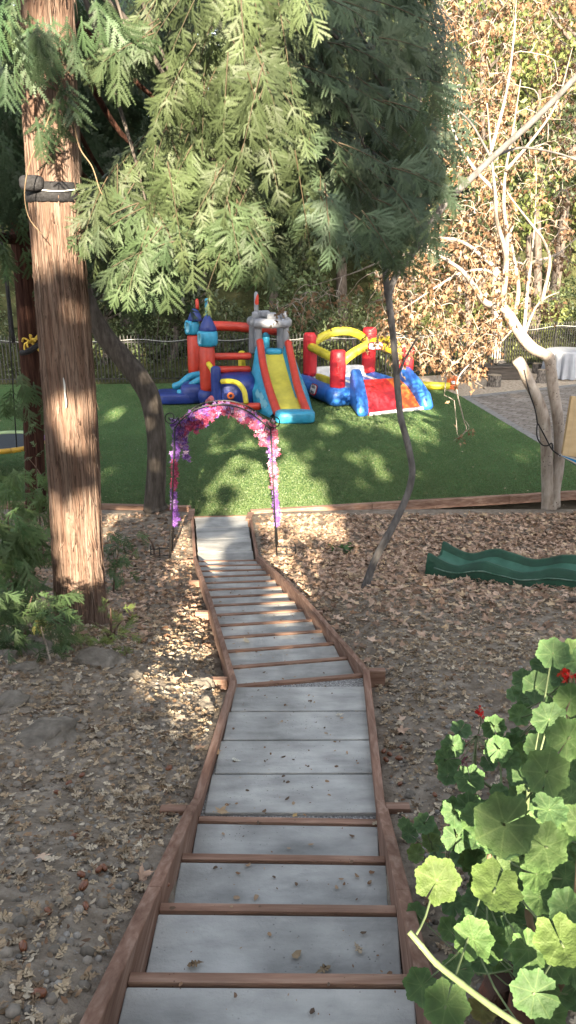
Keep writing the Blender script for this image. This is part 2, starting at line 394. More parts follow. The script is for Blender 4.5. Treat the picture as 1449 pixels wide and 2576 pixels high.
M['v_lane'] = vinyl('slide_yellow', (.46,.42,.05)); M['v_grey'] = vinyl('grey', (.20,.21,.235)); M['v_white'] = vinyl('white', (.72,.72,.70)); M['v_orange'] = vinyl('orange', (.62,.14,.03)); M['v_pink'] = vinyl('pink', (.45,.11,.12))
M['v_pale'] = vinyl('pale_turquoise', (.16,.40,.52))
M['black'] = mat('black_metal', ramp=[(.3,(.008,.008,.008)),(.7,(.022,.022,.022))], rough=.5, spec=.4)
M['rubber'] = mat('black_padding', ramp=[(.3,(.006,.006,.007)),(.7,(.025,.025,.028))], scale=(40,40,40), bump=.01, rough=.75, spec=.3)
M['cable'] = mat('grey_cable', ramp=[(.3,(.2,.2,.2)),(.7,(.34,.34,.33))], rough=.6)
M['wire'] = mat('pale_wire', ramp=[(.3,(.35,.35,.34)),(.7,(.6,.6,.58))], rough=.5)
M['flower'] = mat('silk_petals', attr='Col', rough=.7, spec=.2, transl=.25)
M['blade'] = mat('turf_fibre', attr='Col', rough=.45, spec=.5, transl=.2)
M['slide'] = mat('green_plastic', ramp=[(.3,(.006,.036,.020)),(.55,(.011,.062,.035)),(.75,(.024,.09,.055))], scale=(4,4,4), detail=7, bump=.004, bscale=(40,40,40), rough=.5, spec=.4)
M['slide_in'] = mat('faded_green_plastic', ramp=[(.3,(.018,.08,.05)),(.7,(.055,.16,.115))], scale=(4,4,4), detail=7, rough=.5, spec=.4)
M['slide_line'] = mat('worn_plastic_line', ramp=[(.35,(.02,.10,.06)),(.6,(.17,.24,.20))], scale=(12,12,12), detail=6, rough=.7, spec=.2)
M['cloth'] = mat('grey_white_tablecloth', ramp=[(.3,(.19,.20,.225)),(.7,(.27,.285,.31))], scale=(5,5,2), rough=.9, spec=.1)
M['card'] = mat('tan_cardboard', ramp=[(.3,(.36,.26,.14)),(.7,(.48,.36,.21))], scale=(3,3,8), detail=5, rough=.85, spec=.15)
M['tape'] = mat('packing_tape', ramp=[(.3,(.30,.22,.12)),(.7,(.42,.32,.19))], rough=.35, spec=.5)
def stripes(nt, tc, nz, c):
    N, Lk = nt.nodes, nt.links
    uvn = N.new('ShaderNodeUVMap'); sp = N.new('ShaderNodeSeparateXYZ'); Lk.new(uvn.outputs[0], sp.inputs[0])
    rp = N.new('ShaderNodeValToRGB'); rp.color_ramp.interpolation = 'CONSTANT'; e = rp.color_ramp.elements
    cs = [(0,(.5,.44,.32)),(.14,(.02,.10,.22)),(.26,(.015,.20,.42)),(.52,(.55,.5,.4)),(.58,(.02,.06,.12)),(.66,(.55,.48,.36)),(.76,(.015,.19,.40)),(.92,(.5,.44,.33))]
    while len(e) < len(cs): e.new(.5)
    for i, (p, k) in enumerate(cs): e[i].position = p; e[i].color = (*k, 1)
    Lk.new(sp.outputs['Y'], rp.inputs['Fac']); return rp.outputs['Color']
M['hammock'] = mat('striped_hammock_cloth', ramp=[(.3,(1,1,1)),(.7,(1,1,1))], rough=.9, spec=.1, extra=stripes)
M['firewood'] = mat('dark_stained_wood', ramp=[(.3,(.028,.022,.018)),(.6,(.06,.05,.042)),(.75,(.10,.085,.07))], scale=(2,20,20), rough=.7, spec=.3)
M['stump_side'] = mat('stump_bark', ramp=[(.35,(.03,.027,.024)),(.5,(.10,.088,.078)),(.68,(.22,.20,.18))], scale=(26,26,9), detail=5, bump=.02, rough=.95, spec=.08)
M['stump_top'] = mat('sawn_stump_top', ramp=[(.3,(.16,.13,.095)),(.7,(.30,.25,.19))], scale=(12,12,12), rough=.9, spec=.1)
M['stem'] = mat('green_stem', ramp=[(.3,(.085,.12,.05)),(.7,(.15,.19,.095))], scale=(20,20,4), rough=.6, spec=.3)
M['woody'] = mat('brown_stem', ramp=[(.3,(.11,.075,.045)),(.7,(.22,.16,.10))], scale=(20,20,4), rough=.8, spec=.2)
M['brick'] = mat('old_red_brick', ramp=[(.3,(.06,.045,.042)),(.5,(.12,.07,.055)),(.72,(.26,.085,.05))], scale=(7,7,7), detail=7, bump=.01, rough=.95, spec=.1)
M['acorn'] = mat('brown_acorn', ramp=[(.3,(.10,.035,.018)),(.7,(.22,.085,.04))], scale=(20,20,20), rough=.35, spec=.5)
M['petal'] = mat('red_petals', ramp=[(.3,(.50,.012,.012)),(.7,(.68,.03,.022))], scale=(30,30,30), rough=.6, spec=.25, transl=.2)
M['petal_dry'] = mat('faded_petals', ramp=[(.3,(.13,.05,.06)),(.7,(.26,.11,.12))], scale=(40,40,40), rough=.8, transl=.2)
M['mat_black'] = mat('dark_swing_mat', ramp=[(.3,(.016,.02,.026)),(.7,(.035,.042,.052))], scale=(30,30,30), rough=.7)
M['pad_green'] = vinyl('lime_pad', (.30,.40,.20)); M['pad_purple'] = vinyl('purple_pad', (.20,.07,.26)); M['pad_yellow'] = vinyl('mustard_pad', (.46,.27,.03))
M['yellow_rope'] = mat('yellow_rope', ramp=[(.3,(.45,.28,.03)),(.7,(.65,.48,.09))], scale=(50,50,50), rough=.8)
M['steel'] = mat('grey_steel', ramp=[(.3,(.4,.4,.4)),(.7,(.6,.6,.6))], rough=.35, metal=.8)
M['hill'] = mat('wooded_hillside_soil', ramp=[(.3,(.022,.024,.012)),(.5,(.05,.055,.024)),(.7,(.10,.095,.045))], scale=(1.2,1.2,1.2), detail=10, bump=.2, rough=1, spec=.05)
M['ground'] = mat('bare_ground', ramp=[(.3,(.07,.06,.045)),(.7,(.15,.13,.10))], scale=(2,2,2), detail=8, rough=1, spec=.05)
M['asphalt'] = mat('road_asphalt', ramp=[(.3,(.10,.105,.115)),(.7,(.17,.175,.185))], scale=(8,8,8), rough=.9, spec=.2)
M['tag_white'] = mat('badge_white', ramp=[(.3,(.68,.68,.66)),(.7,(.75,.75,.74))], rough=.4); M['tag_dark'] = mat('badge_lettering', ramp=[(.3,(.02,.02,.05)),(.7,(.03,.03,.07))], rough=.5)
def geranium_extra(nt, tc, nz, c):
    N, Lk = nt.nodes, nt.links
    uvn = N.new('ShaderNodeUVMap'); sp = N.new('ShaderNodeSeparateXYZ'); Lk.new(uvn.outputs[0], sp.inputs[0])
    an = N.new('ShaderNodeAttribute'); an.attribute_name = 'Col'
    # veins: u = angle position (one vein per unit), v = radius
    m1 = N.new('ShaderNodeMath'); m1.operation = 'FRACT'; Lk.new(sp.outputs['X'], m1.inputs[0])
    m2 = N.new('ShaderNodeMath'); m2.operation = 'SUBTRACT'; Lk.new(m1.outputs[0], m2.inputs[0]); m2.inputs[1].default_value = .5
    m3 = N.new('ShaderNodeMath'); m3.operation = 'ABSOLUTE'; Lk.new(m2.outputs[0], m3.inputs[0])
    m4 = N.new('ShaderNodeMath'); m4.operation = 'MULTIPLY'; Lk.new(m3.outputs[0], m4.inputs[0]); Lk.new(sp.outputs['Y'], m4.inputs[1])
    vr = N.new('ShaderNodeMapRange'); vr.inputs['From Min'].default_value = .045; vr.inputs['From Max'].default_value = .012; vr.inputs['To Max'].default_value = .22; Lk.new(m4.outputs[0], vr.inputs['Value'])
    zr = N.new('ShaderNodeValToRGB'); e = zr.color_ramp.elements; e.new(.45); e.new(.62)
    for i, (p, k) in enumerate([(0,1.1),(.45,.82),(.62,.78),(1,1.18)]): e[i].position = p; e[i].color = (k,k,k*.9,1)
    Lk.new(sp.outputs['Y'], zr.inputs['Fac'])
    a = N.new('ShaderNodeMix'); a.data_type = 'RGBA'; a.blend_type = 'MULTIPLY'; a.inputs['Factor'].default_value = 1; Lk.new(an.outputs['Color'], a.inputs['A']); Lk.new(zr.outputs[0], a.inputs['B'])
    b = N.new('ShaderNodeMix'); b.data_type = 'RGBA'; b.blend_type = 'MULTIPLY'; b.inputs['Factor'].default_value = 1; Lk.new(a.outputs['Result'], b.inputs['A']); Lk.new(c, b.inputs['B'])
    d = N.new('ShaderNodeMix'); d.data_type = 'RGBA'; Lk.new(vr.outputs[0], d.inputs['Factor']); Lk.new(b.outputs['Result'], d.inputs['A']); d.inputs['B'].default_value = (.20,.27,.10,1)
    return d.outputs['Result']
M['geranium'] = mat('geranium_leaf', ramp=[(.3,(.78,.82,.8)),(.7,(1.15,1.1,1.1))], scale=(22,22,22), detail=6, bump=.006, bscale=(60,60,60), rough=.55, spec=.3, transl=.28, extra=geranium_extra)
# ================================================================== STAIRWAY GEOMETRY
B1L, B1R = at(325,2460,2.30), at(1035,2465,2.30)
B4L, B4R = at(500,2060,1.76), at(947,2068,1.76)
LAL, LAR = at(597,1725,1.58), at(912,1697,1.58)
LZL, LZR = at(495,1412,.12), at(645,1409,.12)
PFL, PFR = at(487,1302,.03), at(625,1299,.03)
up = lambda a, b, k: a+(b-a)*k
B0L, B0R = up(B1L, B4L, -2/3), up(B1R, B4R, -2/3)      # two treads nearer than the frame
LP = A([B0L, B4L, LAL, LZL, PFL]); RP = A([B0R, B4R, LAR, LZR, PFR])
def stair_x(y):
    return np.interp(y, LP[:,1], LP[:,0]), np.interp(y, RP[:,1], RP[:,0])
GY = A([-6,-3,0,B1L[1],B4L[1],LAL[1],6.3,8.3,LZL[1],11.4,12.6,13.2,30])
GZ = A([5.2,4.3,3.06,2.38,1.83,1.60,1.16,.66,.17,.11,.07,-.05,-.05])
def ground(x, y, stair=True):
    x, y = np.asarray(x, float), np.asarray(y, float)
    z = np.interp(y, GY, GZ)
    f = np.clip((12.7-y)/2.5, 0, 1)
    z = z+f*(.16*(fbm2(x, y, .55, 3, 3.1)-.5)+.075*(fbm2(x, y, 2.3, 3, 9.)-.5)+.03*(fbm2(x, y, 8., 2, 5.)-.5))
    z = z+f*.16*np.exp(-((x+2.7)**2/2.2+(y-4.6)**2/3.0))           # mound of dug soil
    z = z+f*.10*np.clip((x-1.2)/3, 0, 1)
    if stair:
        l, r = stair_x(y); inside = (x > l-.012) & (x < r+.012)
        edge = np.maximum(np.minimum(x-(l-.10), (r+.10)-x), 0)
        near = np.clip(1-np.maximum(l-.10-x, x-r-.10)/.45, 0, 1)
        z = z-np.where(inside, .30, 0)
        z = z-np.where(~inside, near*np.interp(y, [3., 4.6, 5.4, 9.5, 10.6], [.045, .06, .10, .06, .03]), 0)
    return z
def gpt(x, y): return A([x, y, float(ground(A([x]), A([y]))[0])])
def on_ground(x, y, it=12):   # measured point dropped on the terrain
    Z = .8
    for _ in range(it):
        p = at(x, y, Z); Z = .5*Z+.5*float(ground(A([p[0]]), A([p[1]]), False)[0])
    p = at(x, y, Z); return p
# ================================================================== SETTING
def grid(x0, x1, y0, y1, nx, ny, zf):
    X, Y = np.meshgrid(np.linspace(x0, x1, nx), np.linspace(y0, y1, ny), indexing='ij')
    V = np.column_stack([X.ravel(), Y.ravel(), zf(X.ravel(), Y.ravel())])
    i, j = np.meshgrid(np.arange(nx-1), np.arange(ny-1), indexing='ij'); k = (i*ny+j).ravel()
    return V, np.column_stack([k, k+ny, k+ny+1, k+1])
V, F = grid(-9, 11, -3, 13.1, 400, 360, ground)
tag(O('slope_ground', V, F, M['dirt']), kind='structure')
V, F = A([[-300,-60,-.3],[300,-60,-.3],[300,400,-.3],[-300,400,-.3]]), [[0,1,2,3]]
tag(O('ground', V, F, M['ground'], smooth=False), kind='structure')
FENCE = [A([-15,26.0,0]), A([-5,26.3,0]), A([1,26.9,0]), A([5.9,28.2,.0]), A([14.5,32.0,.15])]
# near edge of the lawn, left to right
NE = [at(-1400,1262), at(250,1272), at(487,1286), at(487,1301), at(625,1298), at(628,1285), at(900,1272), at(1449,1238), A([6.27,14.17,0])]
PA, PB, PC = at(1128,984), at(1160,997), at(1372,1124)
lawnR = at(1449,1172)+(at(1449,1172)-PC)*2.2
NEs = [p+A([0,.0,0]) for p in NE]
lawn = NEs+[PC, PB, PA, at(1060,962), A([1,26.8,0]), A([-5,26.2,0]), A([-15,25.9,0])]
tag(O('lawn', A(lawn), [list(range(len(lawn)))], M['turf'], smooth=False), kind='structure')
# wood chips under the seating circle (gently rising toward the fence)
WCy = lambda p, z: A([p[0], p[1], z])
wc = [at(1060,961), PA, PB, at(1449,966), at(1900,930), A([18,33.5,.1]), A([14.5,31.9,.1]), A([5.9,28.1,.02]), A([1,26.8,0])]
wc = [WCy(p, p[2]-.008) for p in wc]
tag(O('wood_chip_ground', A(wc), [list(range(len(wc)))], M['chips'], smooth=False), kind='structure')
pv = [PB, PC, A([6.27,14.17,0]), A([15.5,16.,0]), at(2600,905), at(1449,966)]
pv = [WCy(p, -.012) for p in pv]
tag(O('paved_patio', A(pv), [list(range(len(pv)))], M['paving'], smooth=False), kind='structure')
def sheet_strip(name, a, b, w, z, m):
    a, b = A(a), A(b); d = b-a; d[2] = 0; d /= np.linalg.norm(d); s = A([-d[1], d[0], 0])*w
    q = A([a, b, b+s, a+s]); q[:, 2] = z
    return O(name, q, [[0,1,2,3]], m, smooth=False)
tag(sheet_strip('patio_border', PB, at(1449,966), -.30, .0, M['border']), kind='structure')
tag(sheet_strip('patio_lawn_border', PB, PC, .22, .002, M['border']), kind='structure')
# wooded hillside behind the fence
def hillz(x, y):
    t = np.clip((y-27.2-.22*np.clip(x, 0, 14))/45., 0, 1)
    z = -.06+30*t**1.15
    gl = np.clip(-(x+2)/7, 0, 1)                       # left side opens to a road
    z = z-gl*20*np.clip((y-38)/30, 0, 1)
    return z+np.clip(t*12, 0, 1)*1.2*(fbm2(x, y, .25, 4, 2.)-.5)
V, F = grid(-60, 70, 26.4, 90, 130, 64, hillz)
tag(O('hillside', V, F, M['hill']), kind='structure')
xs = np.linspace(-60, 6, 60); zz = hillz(xs, np.full(60, 41.))+.30
V, F = strip(np.column_stack([xs, np.full(60, 40.), zz]), np.column_stack([xs, np.full(60, 44.), zz+.25]))
tag(O('road', V, [f[::-1] for f in F], M['asphalt']), kind='structure')

# turf fibres: short upright blades that catch the low sun
n = 420000; d_r = rng.random(n)**1.25; y = 12.62+d_r*13.6; x = rng.uniform(-1, 1, n)*(y*.40+.6); x = np.where(rng.random(n) < .12, rng.uniform(-3, 3, n), x)
k = in_poly_(x, y, [(p[0], p[1]) for p in lawn]); x, y = x[k], y[k]; n = len(x); h = rng.uniform(.012, .022, n); a = rng.uniform(0, math.pi, n); wd = rng.uniform(.007, .012, n)
bx_, by_ = np.cos(a)*wd, np.sin(a)*wd; lx, ly = rng.normal(size=n)*.010, rng.normal(size=n)*.010
V = np.empty((n, 3, 3)); V[:,0] = np.column_stack([x-bx_, y-by_, np.full(n,-.002)]); V[:,1] = np.column_stack([x+bx_, y+by_, np.full(n,-.002)]); V[:,2] = np.column_stack([x+lx, y+ly, h])
C = A([.090,.130,.048])[None]*rng.uniform(.8, 1.25, (n,1))*(1+rng.normal(size=(n,3))*.05); C = np.repeat(C, 3, 0)
tag(O('turf_blades', V.reshape(-1, 3), np.arange(3*n).reshape(n, 3), M['blade'], colr=C, smooth=False), 'short green artificial turf fibres covering the lawn', 'turf', kind='stuff')
# ================================================================== STAIRWAY
st = T('garden_stairway', 'long stairway of grey concrete pavers edged with red-brown timber, descending to the lawn', 'stairway', up(LAL, LAR, .5))
def lerp_pair(a, b, n): return [a+(b-a)*i/n for i in range(n+1)]
def trim(a, b, g):   # pull the two ends of a segment inwards
    d = (b-a)/np.linalg.norm(b-a); return a+d*g, b-d*g
def tread(l0, r0, l1, r1, z0, z1, gap=-.004, name='tread', sub=1):
    """slab from the near pair (l0,r0) to the far pair (l1,r1)"""
    l0, r0 = trim(l0, r0, gap+.012); l1, r1 = trim(l1, r1, gap)
    q = A([l0, r0, r1, l1]); q[0][2] = q[1][2] = z0; q[2][2] = q[3][2] = z1
    V, F = quadslab(q, .05)
    return O(name, V, F, M['concrete'], st, smooth=False, bevel=.006)
def nosing(l, r, z, name='nosing_board', w=.035, dy=0.):
    l, r = l.copy(), r.copy(); l[2] = r[2] = z; l[1] += dy; r[1] += dy
    V, F = beam(l, r, w, .15)
    return O(name, V, F, M['timber_x'], st, smooth=False, bevel=.002)
def flight(L0, R0, L1, R1, n, first_gravel=True):
    Ls, Rs = lerp_pair(L0, L1, n), lerp_pair(R0, R1, n)
    for i in range(n+1):
        nosing(Ls[i], Rs[i], Ls[i][2]+.004)
        if i < n:
            off = .030; a, b = Ls[i].copy(), Rs[i].copy(); a[1] += off+.018; b[1] += off+.018
            c, d = Ls[i+1].copy(), Rs[i+1].copy(); c[1] -= off-.004; d[1] -= off-.004
            z = Ls[i+1][2]
            tread(a, b, c, d, z-.004, z-.004)
            q = A([a, b, d, c]); q[:, 2] = z-.022; q[0,1] -= .02; q[1,1] -= .02; q[2,1] += .01; q[3,1] += .01
            V, F = quadslab(q, .06); O('gravel_bed', V, F, M['gravel'], st, smooth=False)
    return Ls, Rs
flight(B0L, B0R, B4L, B4R, 5)
# landing: four sloping slabs in a gravel bed
e0L, e0R, e1L, e1R = at(518,2046,1.755), at(945,2046,1.755), at(600,1727,1.585), at(915,1725,1.585)
for i in range(4):
    a, b = i/4+.006, (i+1)/4-.006
    f = lambda t: (e0L+(e1L-e0L)*t, e0R+(e1R-e0R)*t)
    (p, q), (r_, s) = f(a), f(b)
    tread(p, q, r_, s, p[2], r_[2], gap=-.022)
q = A([B4L, B4R, LAR, LAL]); q[:2, 2] -= .022; q[2:, 2] -= .016; q[0,1] += .02; q[1,1] += .02; q[2,1] -= .02; q[3,1] -= .02
V, F = quadslab(q, .06); O('gravel_bed', V, F, M['gravel'], st, smooth=False)
flight(LAL, LAR, LZL, LZR, 13)
# bottom walk: four slabs down to the turf
for i in range(4):
    a, b = i/4+.004, (i+1)/4-.004
    l0, r0 = up(LZL, PFL, a), up(LZR, PFR, a); l1, r1 = up(LZL, PFL, b), up(LZR, PFR, b)
    if i == 0: l0[1] += .05; r0[1] += .05
    tread(l0, r0, l1, r1, .055-.02*a, .055-.02*b, gap=.02)
nosing(PFL, PFR, .038, dy=.03)
# side rails
def rail(pts, side, w=.045, h=.30, lift=0.):
    for i in range(len(pts)-1):
        p, q = A(pts[i], float).copy(), A(pts[i+1], float).copy()
        d = q-p; d[2] = 0; d /= np.linalg.norm(d); n = A([d[1], -d[0], 0])*side*(w/2+.002)
        V, F = beam(p+n, q+n, w, h)
        O('side_rail', V, F, M['timber'], st, smooth=False, bevel=.005)
Z = lambda p, z: A([p[0], p[1], p[2]+z])
for side, (b0, b4, la, lz, pf) in ((-1, (B0L, B4L, LAL, LZL, PFL)), (1, (B0R, B4R, LAR, LZR, PFR))):
    k = b4+(la-b4)*.07
    rail([Z(b0, .065), Z(up(b0, b4, .62), .07), Z(b4, .085)], side, w=.052)
    rail([Z(b4, .082), Z(k, .05)], side)
    rail([Z(k, .046), Z(la, .045)], side)
    m = up(la, lz, .42)
    rail([Z(la, .043), Z(m, .12), Z(lz, .07)], side)
    rail([Z(lz, .0), Z(pf, .03)], side, h=.12)
def stake(p, ang=0, sx=.13, sy=.05):
    V, F = box(p+A([0,0,-.16]), (sx, sy, .36), ang); O('stake', V, F, M['timber_x'], st, smooth=False, bevel=.005)
for t, sd, dz in ((.03,-1,-.02),(.40,-1,.0),(.70,-1,.0),(.98,-1,.02),(.012,1,.0),(.37,1,-.01),(.70,1,-.01)):
    base = up(LAL, LZL, t) if sd < 0 else up(LAR, LZR, t)
    stake(A([base[0]+sd*.115, base[1], base[2]+dz]))
stake(A([B4R[0]+.11, B4R[1]+.06, B4R[2]+.03]), 0, .12); stake(A([B4L[0]-.13, B4L[1]+.04, B4L[2]+.015]), 0, .13)
# timber edging round the lawn
def edging(pts, lab, nm=1, w=.10, h=.16, top=.075):
    pts = [A([p[0], p[1], top]) for p in pts]
    V, F = beam(pts[0], pts[1], w, h)
    o = O('timber_edging', V, F, M['timber_x'], None, smooth=False, bevel=.006)
    return tag(o, lab, 'timber edging', 'timber edging along the lawn')
s0, s1, s2, s3 = at(630,1284,.07), at(935,1266,.07), at(1280,1246,.07), at(1700,1220,.07)
d_ = lambda a, b: (trim(a, b, .004))
edging(d_(s0, s1), 'sunlit red-brown timber board edging the lawn just right of the stair foot')
edging(d_(s1, s2), 'red-brown timber board edging the lawn behind the thin leaning tree')
edging(d_(s2, s3), 'red-brown timber board edging the lawn behind the forked pale tree')
edging(d_(at(235,1268,.07), at(480,1274,.07)), 'timber board edging the lawn by the curved dark trunk')
edging(d_(at(-300,1256,.07), at(225,1267,.07)), 'timber board edging the lawn behind the two redwood trunks')
edging(d_(at(483,1280,.07), at(478,1306,.07)), 'short timber return board at the left corner of the stair foot')
edging(d_(at(631,1288,.07), at(625,1306,.07)), 'short timber return board at the right corner of the stair foot')
# ================================================================== CASTLE WITH SLIDE
def K(cx, cy, Y): return atY(402.5+.2778*cx, 691.8+.2778*cy, Y)
def krad(w, Y): return w*.2778/FOC*Y*1.03/2
def vlathe(cx, Y, prof, n=26):   # prof: (width px, cy)
    c = K(cx, prof[0][1], Y); z0 = c[2]
    pr = [(krad(w, Y), K(cx, cy, Y)[2]-z0) for (w, cy) in prof]
    return lathe(c, pr, n)
castle = T('bouncy_castle', 'tall red, blue and turquoise inflatable castle with a long yellow slide and pointed turrets', 'bouncy castle', A([-.6, 22.4, 0]))
def tower(cx, Y, k, cyo, flag=True):
    P = lambda cy: cyo+(cy-cyo)*k if False else cy
    V, F = vlathe(cx, Y, [(134*k,1040),(140*k,1020),(136*k,830),(132*k,640),(120*k,630)]); t = O('turret_column', V, F, M['v_red'], castle)
    return t
# front turret
V, F = vlathe(430, 22.4, [(60,1172),(130,1165),(165,1110),(165,1070),(120,1035)]); O('turret_foot', V, F, M['v_blue'], castle)
V, F = vlathe(437, 22.4, [(110,1050),(132,1038),(140,1000),(138,820),(134,650),(120,640)]); O('turret_column', V, F, M['v_red'], castle)
V, F = vlathe(433, 22.4, [(110,645),(160,640),(176,615),(178,570),(174,520),(150,502)]); O('turret_drum', V, F, M['v_cyan'], castle)
V, F = vlathe(433, 22.4, [(150,506),(160,495),(118,445),(70,395),(40,365)]); O('turret_roof', V, F, M['v_blue'], castle)
V, F = vlathe(428, 22.4, [(32,370),(36,350),(37,240),(34,220),(14,210)]); sp_ = O('turret_spire', V, F, M['v_cyan'], castle)
V, F = box(K(437, 300, 22.2)+A([0,-.0,0]), (.012, .09, .34)); O('spire_stripe', V, F, M['v_red'], sp_, smooth=False)
def window_panel(c, w, h, m, parent, name):
    n = 12; a = np.linspace(0, 2*math.pi, n, endpoint=False)
    f = lambda t: np.sign(t)*abs(t)**.6
    V = A([[c[0]+w*f(math.cos(t)), c[1], c[2]+h*f(math.sin(t))] for t in a])
    return O(name, np.vstack([V, V+A([0,.03,0])]), [list(range(n))]+[[i,(i+1)%n,n+(i+1)%n,n+i] for i in range(n)], m, parent)
# rear turret
V, F = vlathe(318, 24.2, [(90,900),(116,885),(120,840),(116,560),(100,545)]); O('turret_column', V, F, M['v_red'], castle)
V, F = vlathe(292, 24.2, [(80,540),(118,533),(128,505),(128,450),(110,412)]); O('turret_drum', V, F, M['v_cyan'], castle)
V, F = vlathe(318, 24.2, [(120,416),(130,405),(90,350),(50,315),(34,300)]); O('turret_roof', V, F, M['v_blue'], castle)
V, F = vlathe(338, 24.2, [(28,310),(30,290),(30,230),(14,215)]); O('turret_spire', V, F, M['v_red'], castle)
window_panel(K(250,475,23.9)-A([0,.06,0]), .055, .15, M['v_pale'], castle, 'window_patch')
window_panel(K(357,580,22.0)-A([0,.0,0]), .05, .15, M['v_pale'], castle, 'window_patch')
# beams
def tb(name, pts, w, m, Y=None, parent=None, n=14, res=None):
    P = [K(*p) for p in pts]; V, F = tube(P, krad(w, pts[0][2]), n, res, rnd=True); return O(name, V, F, m, parent or castle)
tb('beam', [(400,462,24.2),(640,465,24.0),(1060,505,23.9)], 82, M['v_red'], res=14)
tb('beam', [(490,738,22.6),(812,735,22.9)], 62, M['v_red'], res=10)
tb('beam', [(490,857,22.6),(804,853,22.9)], 60, M['v_red'], res=10)
tb('rear_post', [(742,1000,24.0),(742,705,24.0)], 66, M['v_yellow'])
tb('rear_post', [(960,700,23.9),(960,470,23.9)], 64, M['v_cyan'])
tb('rear_post', [(858,1110,23.3),(852,960,23.3)], 40, M['v_yellow'])
# ball pit
c = K(690, 1030, 22.6); V, F = blob(A([c[0], 22.75, .42]), (.66, .85, .52), .55, n=32); body = O('ball_pit_body', V, F, M['v_blue'], castle)
c = K(640,1095,21.86); V, F = torus(c, .075, .03, 'y'); O('target_ring', V, F, M['v_orange'], body)
tb('ball_pit_post', [(515,1160,21.7),(508,1020,21.7),(503,850,21.7)], 88, M['v_blue'], res=9)
tb('elbow_tube', [(440,805,22.2),(470,850,21.8),(480,880,21.7)], 46, M['v_yellow'], res=9)
tb('arch_tube', [(560,965,21.6),(640,962,21.5),(710,985,21.35),(760,1050,21.2),(780,1155,21.1)], 46, M['v_yellow'], res=16)
tb('base_tube', [(560,1175,21.4),(700,1188,21.2),(900,1190,21.1)], 64, M['v_red'], res=10)
tb('base_tube', [(440,1150,21.9),(470,1120,21.6)], 60, M['v_pink'], res=6)
for i in range(34):
    pass
# small rear-left slide
c0, c1 = at(402.5+.2778*60, 691.8+.2778*1110), at(402.5+.2778*250, 691.8+.2778*1100)
V, F = blob(A([c0[0]+.42, 23.0, .17]), (.62, .55, .17), .35, rz=.12, n=28); O('small_slide_base', V, F, M['v_blue'], castle)
V, F = blob(A([c0[0]+.95, 23.0, .30]), (.40, .50, .30), .5, n=24); O('small_slide_base', V, F, M['v_blue'], castle)
tb('small_slide_rail', [(130,1010,23.3),(190,985,23.3),(260,925,23.4),(330,905,23.5),(380,900,23.6)], 62, M['v_cyan'], res=18)
tb('small_slide_rail', [(172,1068,22.7),(230,1050,22.7),(300,985,22.8),(350,955,22.8),(390,945,22.8)], 62, M['v_cyan'], res=18)
# big slide
n = 26
def curve(pts): return catmull([K(*p) for p in pts], n)
Lc = curve([(948,715,22.8),(985,900,22.2),(1030,1080,21.25),(1092,1242,20.4)]); Rc = curve([(1112,715,22.8),(1160,900,22.2),(1215,1080,21.25),(1278,1242,20.4)])
V, F = strip(Lc+A([-.05,0,0]), Rc+A([.05,0,0])); lane = O('slide_lane', V, F, M['v_lane'], castle)
V, F = blob(K(1030,692,22.95), (.27,.20,.09), .5); O('slide_lip', V, F, M['v_cyan'], castle)
lt = [(905,600,22.85),(932,800,22.35),(985,1020,21.35),(1062,1245,20.35)]; rt = [(1160,612,22.85),(1200,800,22.35),(1250,1020,21.35),(1328,1238,20.35)]
for pts, sg in ((lt, -1), (rt, 1)):
    C0 = catmull([K(*p) for p in pts], n)
    V, F = tube(C0, np.linspace(.105, .115, n), 14, rnd=True); O('slide_bumper', V, F, M['v_red'], castle)
    # turquoise wall, a bulging inflated panel either side of the bumper
    inn = C0+A([-sg*.13, .02, -.10]); out = C0+A([sg*.10, .06, -.03])
    t = np.linspace(0, 1, n)[:, None]
    ws = np.sin(np.linspace(.35, math.pi, n))[:, None]
    g_out = C0*A([1,1,0])+A([0,0,.03])+A([sg, 0, 0])*(.10+.22*ws); mid = (out+g_out)/2+A([sg,0,0])*(.10+.06*ws)
    V = np.vstack([inn, C0+A([0,.03,-.06]), out, mid, g_out]); F = [[k*n+i, (k+1)*n+i, (k+1)*n+i+1, k*n+i+1] for k in range(4) for i in range(n-1)]
    wl = O('slide_wall', V, F, M['v_cyan'], castle)
    low = np.vstack([C0+A([-sg*.12,0,-.09]), (Lc if sg < 0 else Rc)+A([0,0,-.01])])
    V, F = low, [[i, n+i, n+i+1, i+1] for i in range(n-1)]; O('slide_inner_wall', V, F, M['v_cyan'], castle)
    if sg < 0:
        for j, (i, o) in enumerate(((16, -.1), (18, .1), (20, -.05), (21, .14))):
            p = mid[i]*(.5-o)+out[i]*(.5+o)+A([-.035,-.05,0]); V = A([p+A(q) for q in ((-.09,0,.02),(-.02,-.03,.16),(.06,-.06,.0),(-.02,-.02,-.15))]); 
            O('diamond_patch', V, [[0,1,2,3]], M['v_pale'], wl, smooth=False)
V, F = blob(A([K(1222,1310,20.1)[0], 20.15, .165]), (.53,.27,.165), .42, n=32); O('landing_cushion', V, F, M['v_cyan'], castle)
# back of slide under the tower
V, F = blob(A([K(1000,900,23.2)[0], 23.25, .72]), (.50,.45,.74), .4, n=28); O('slide_block', V, F, M['v_cyan'], castle)
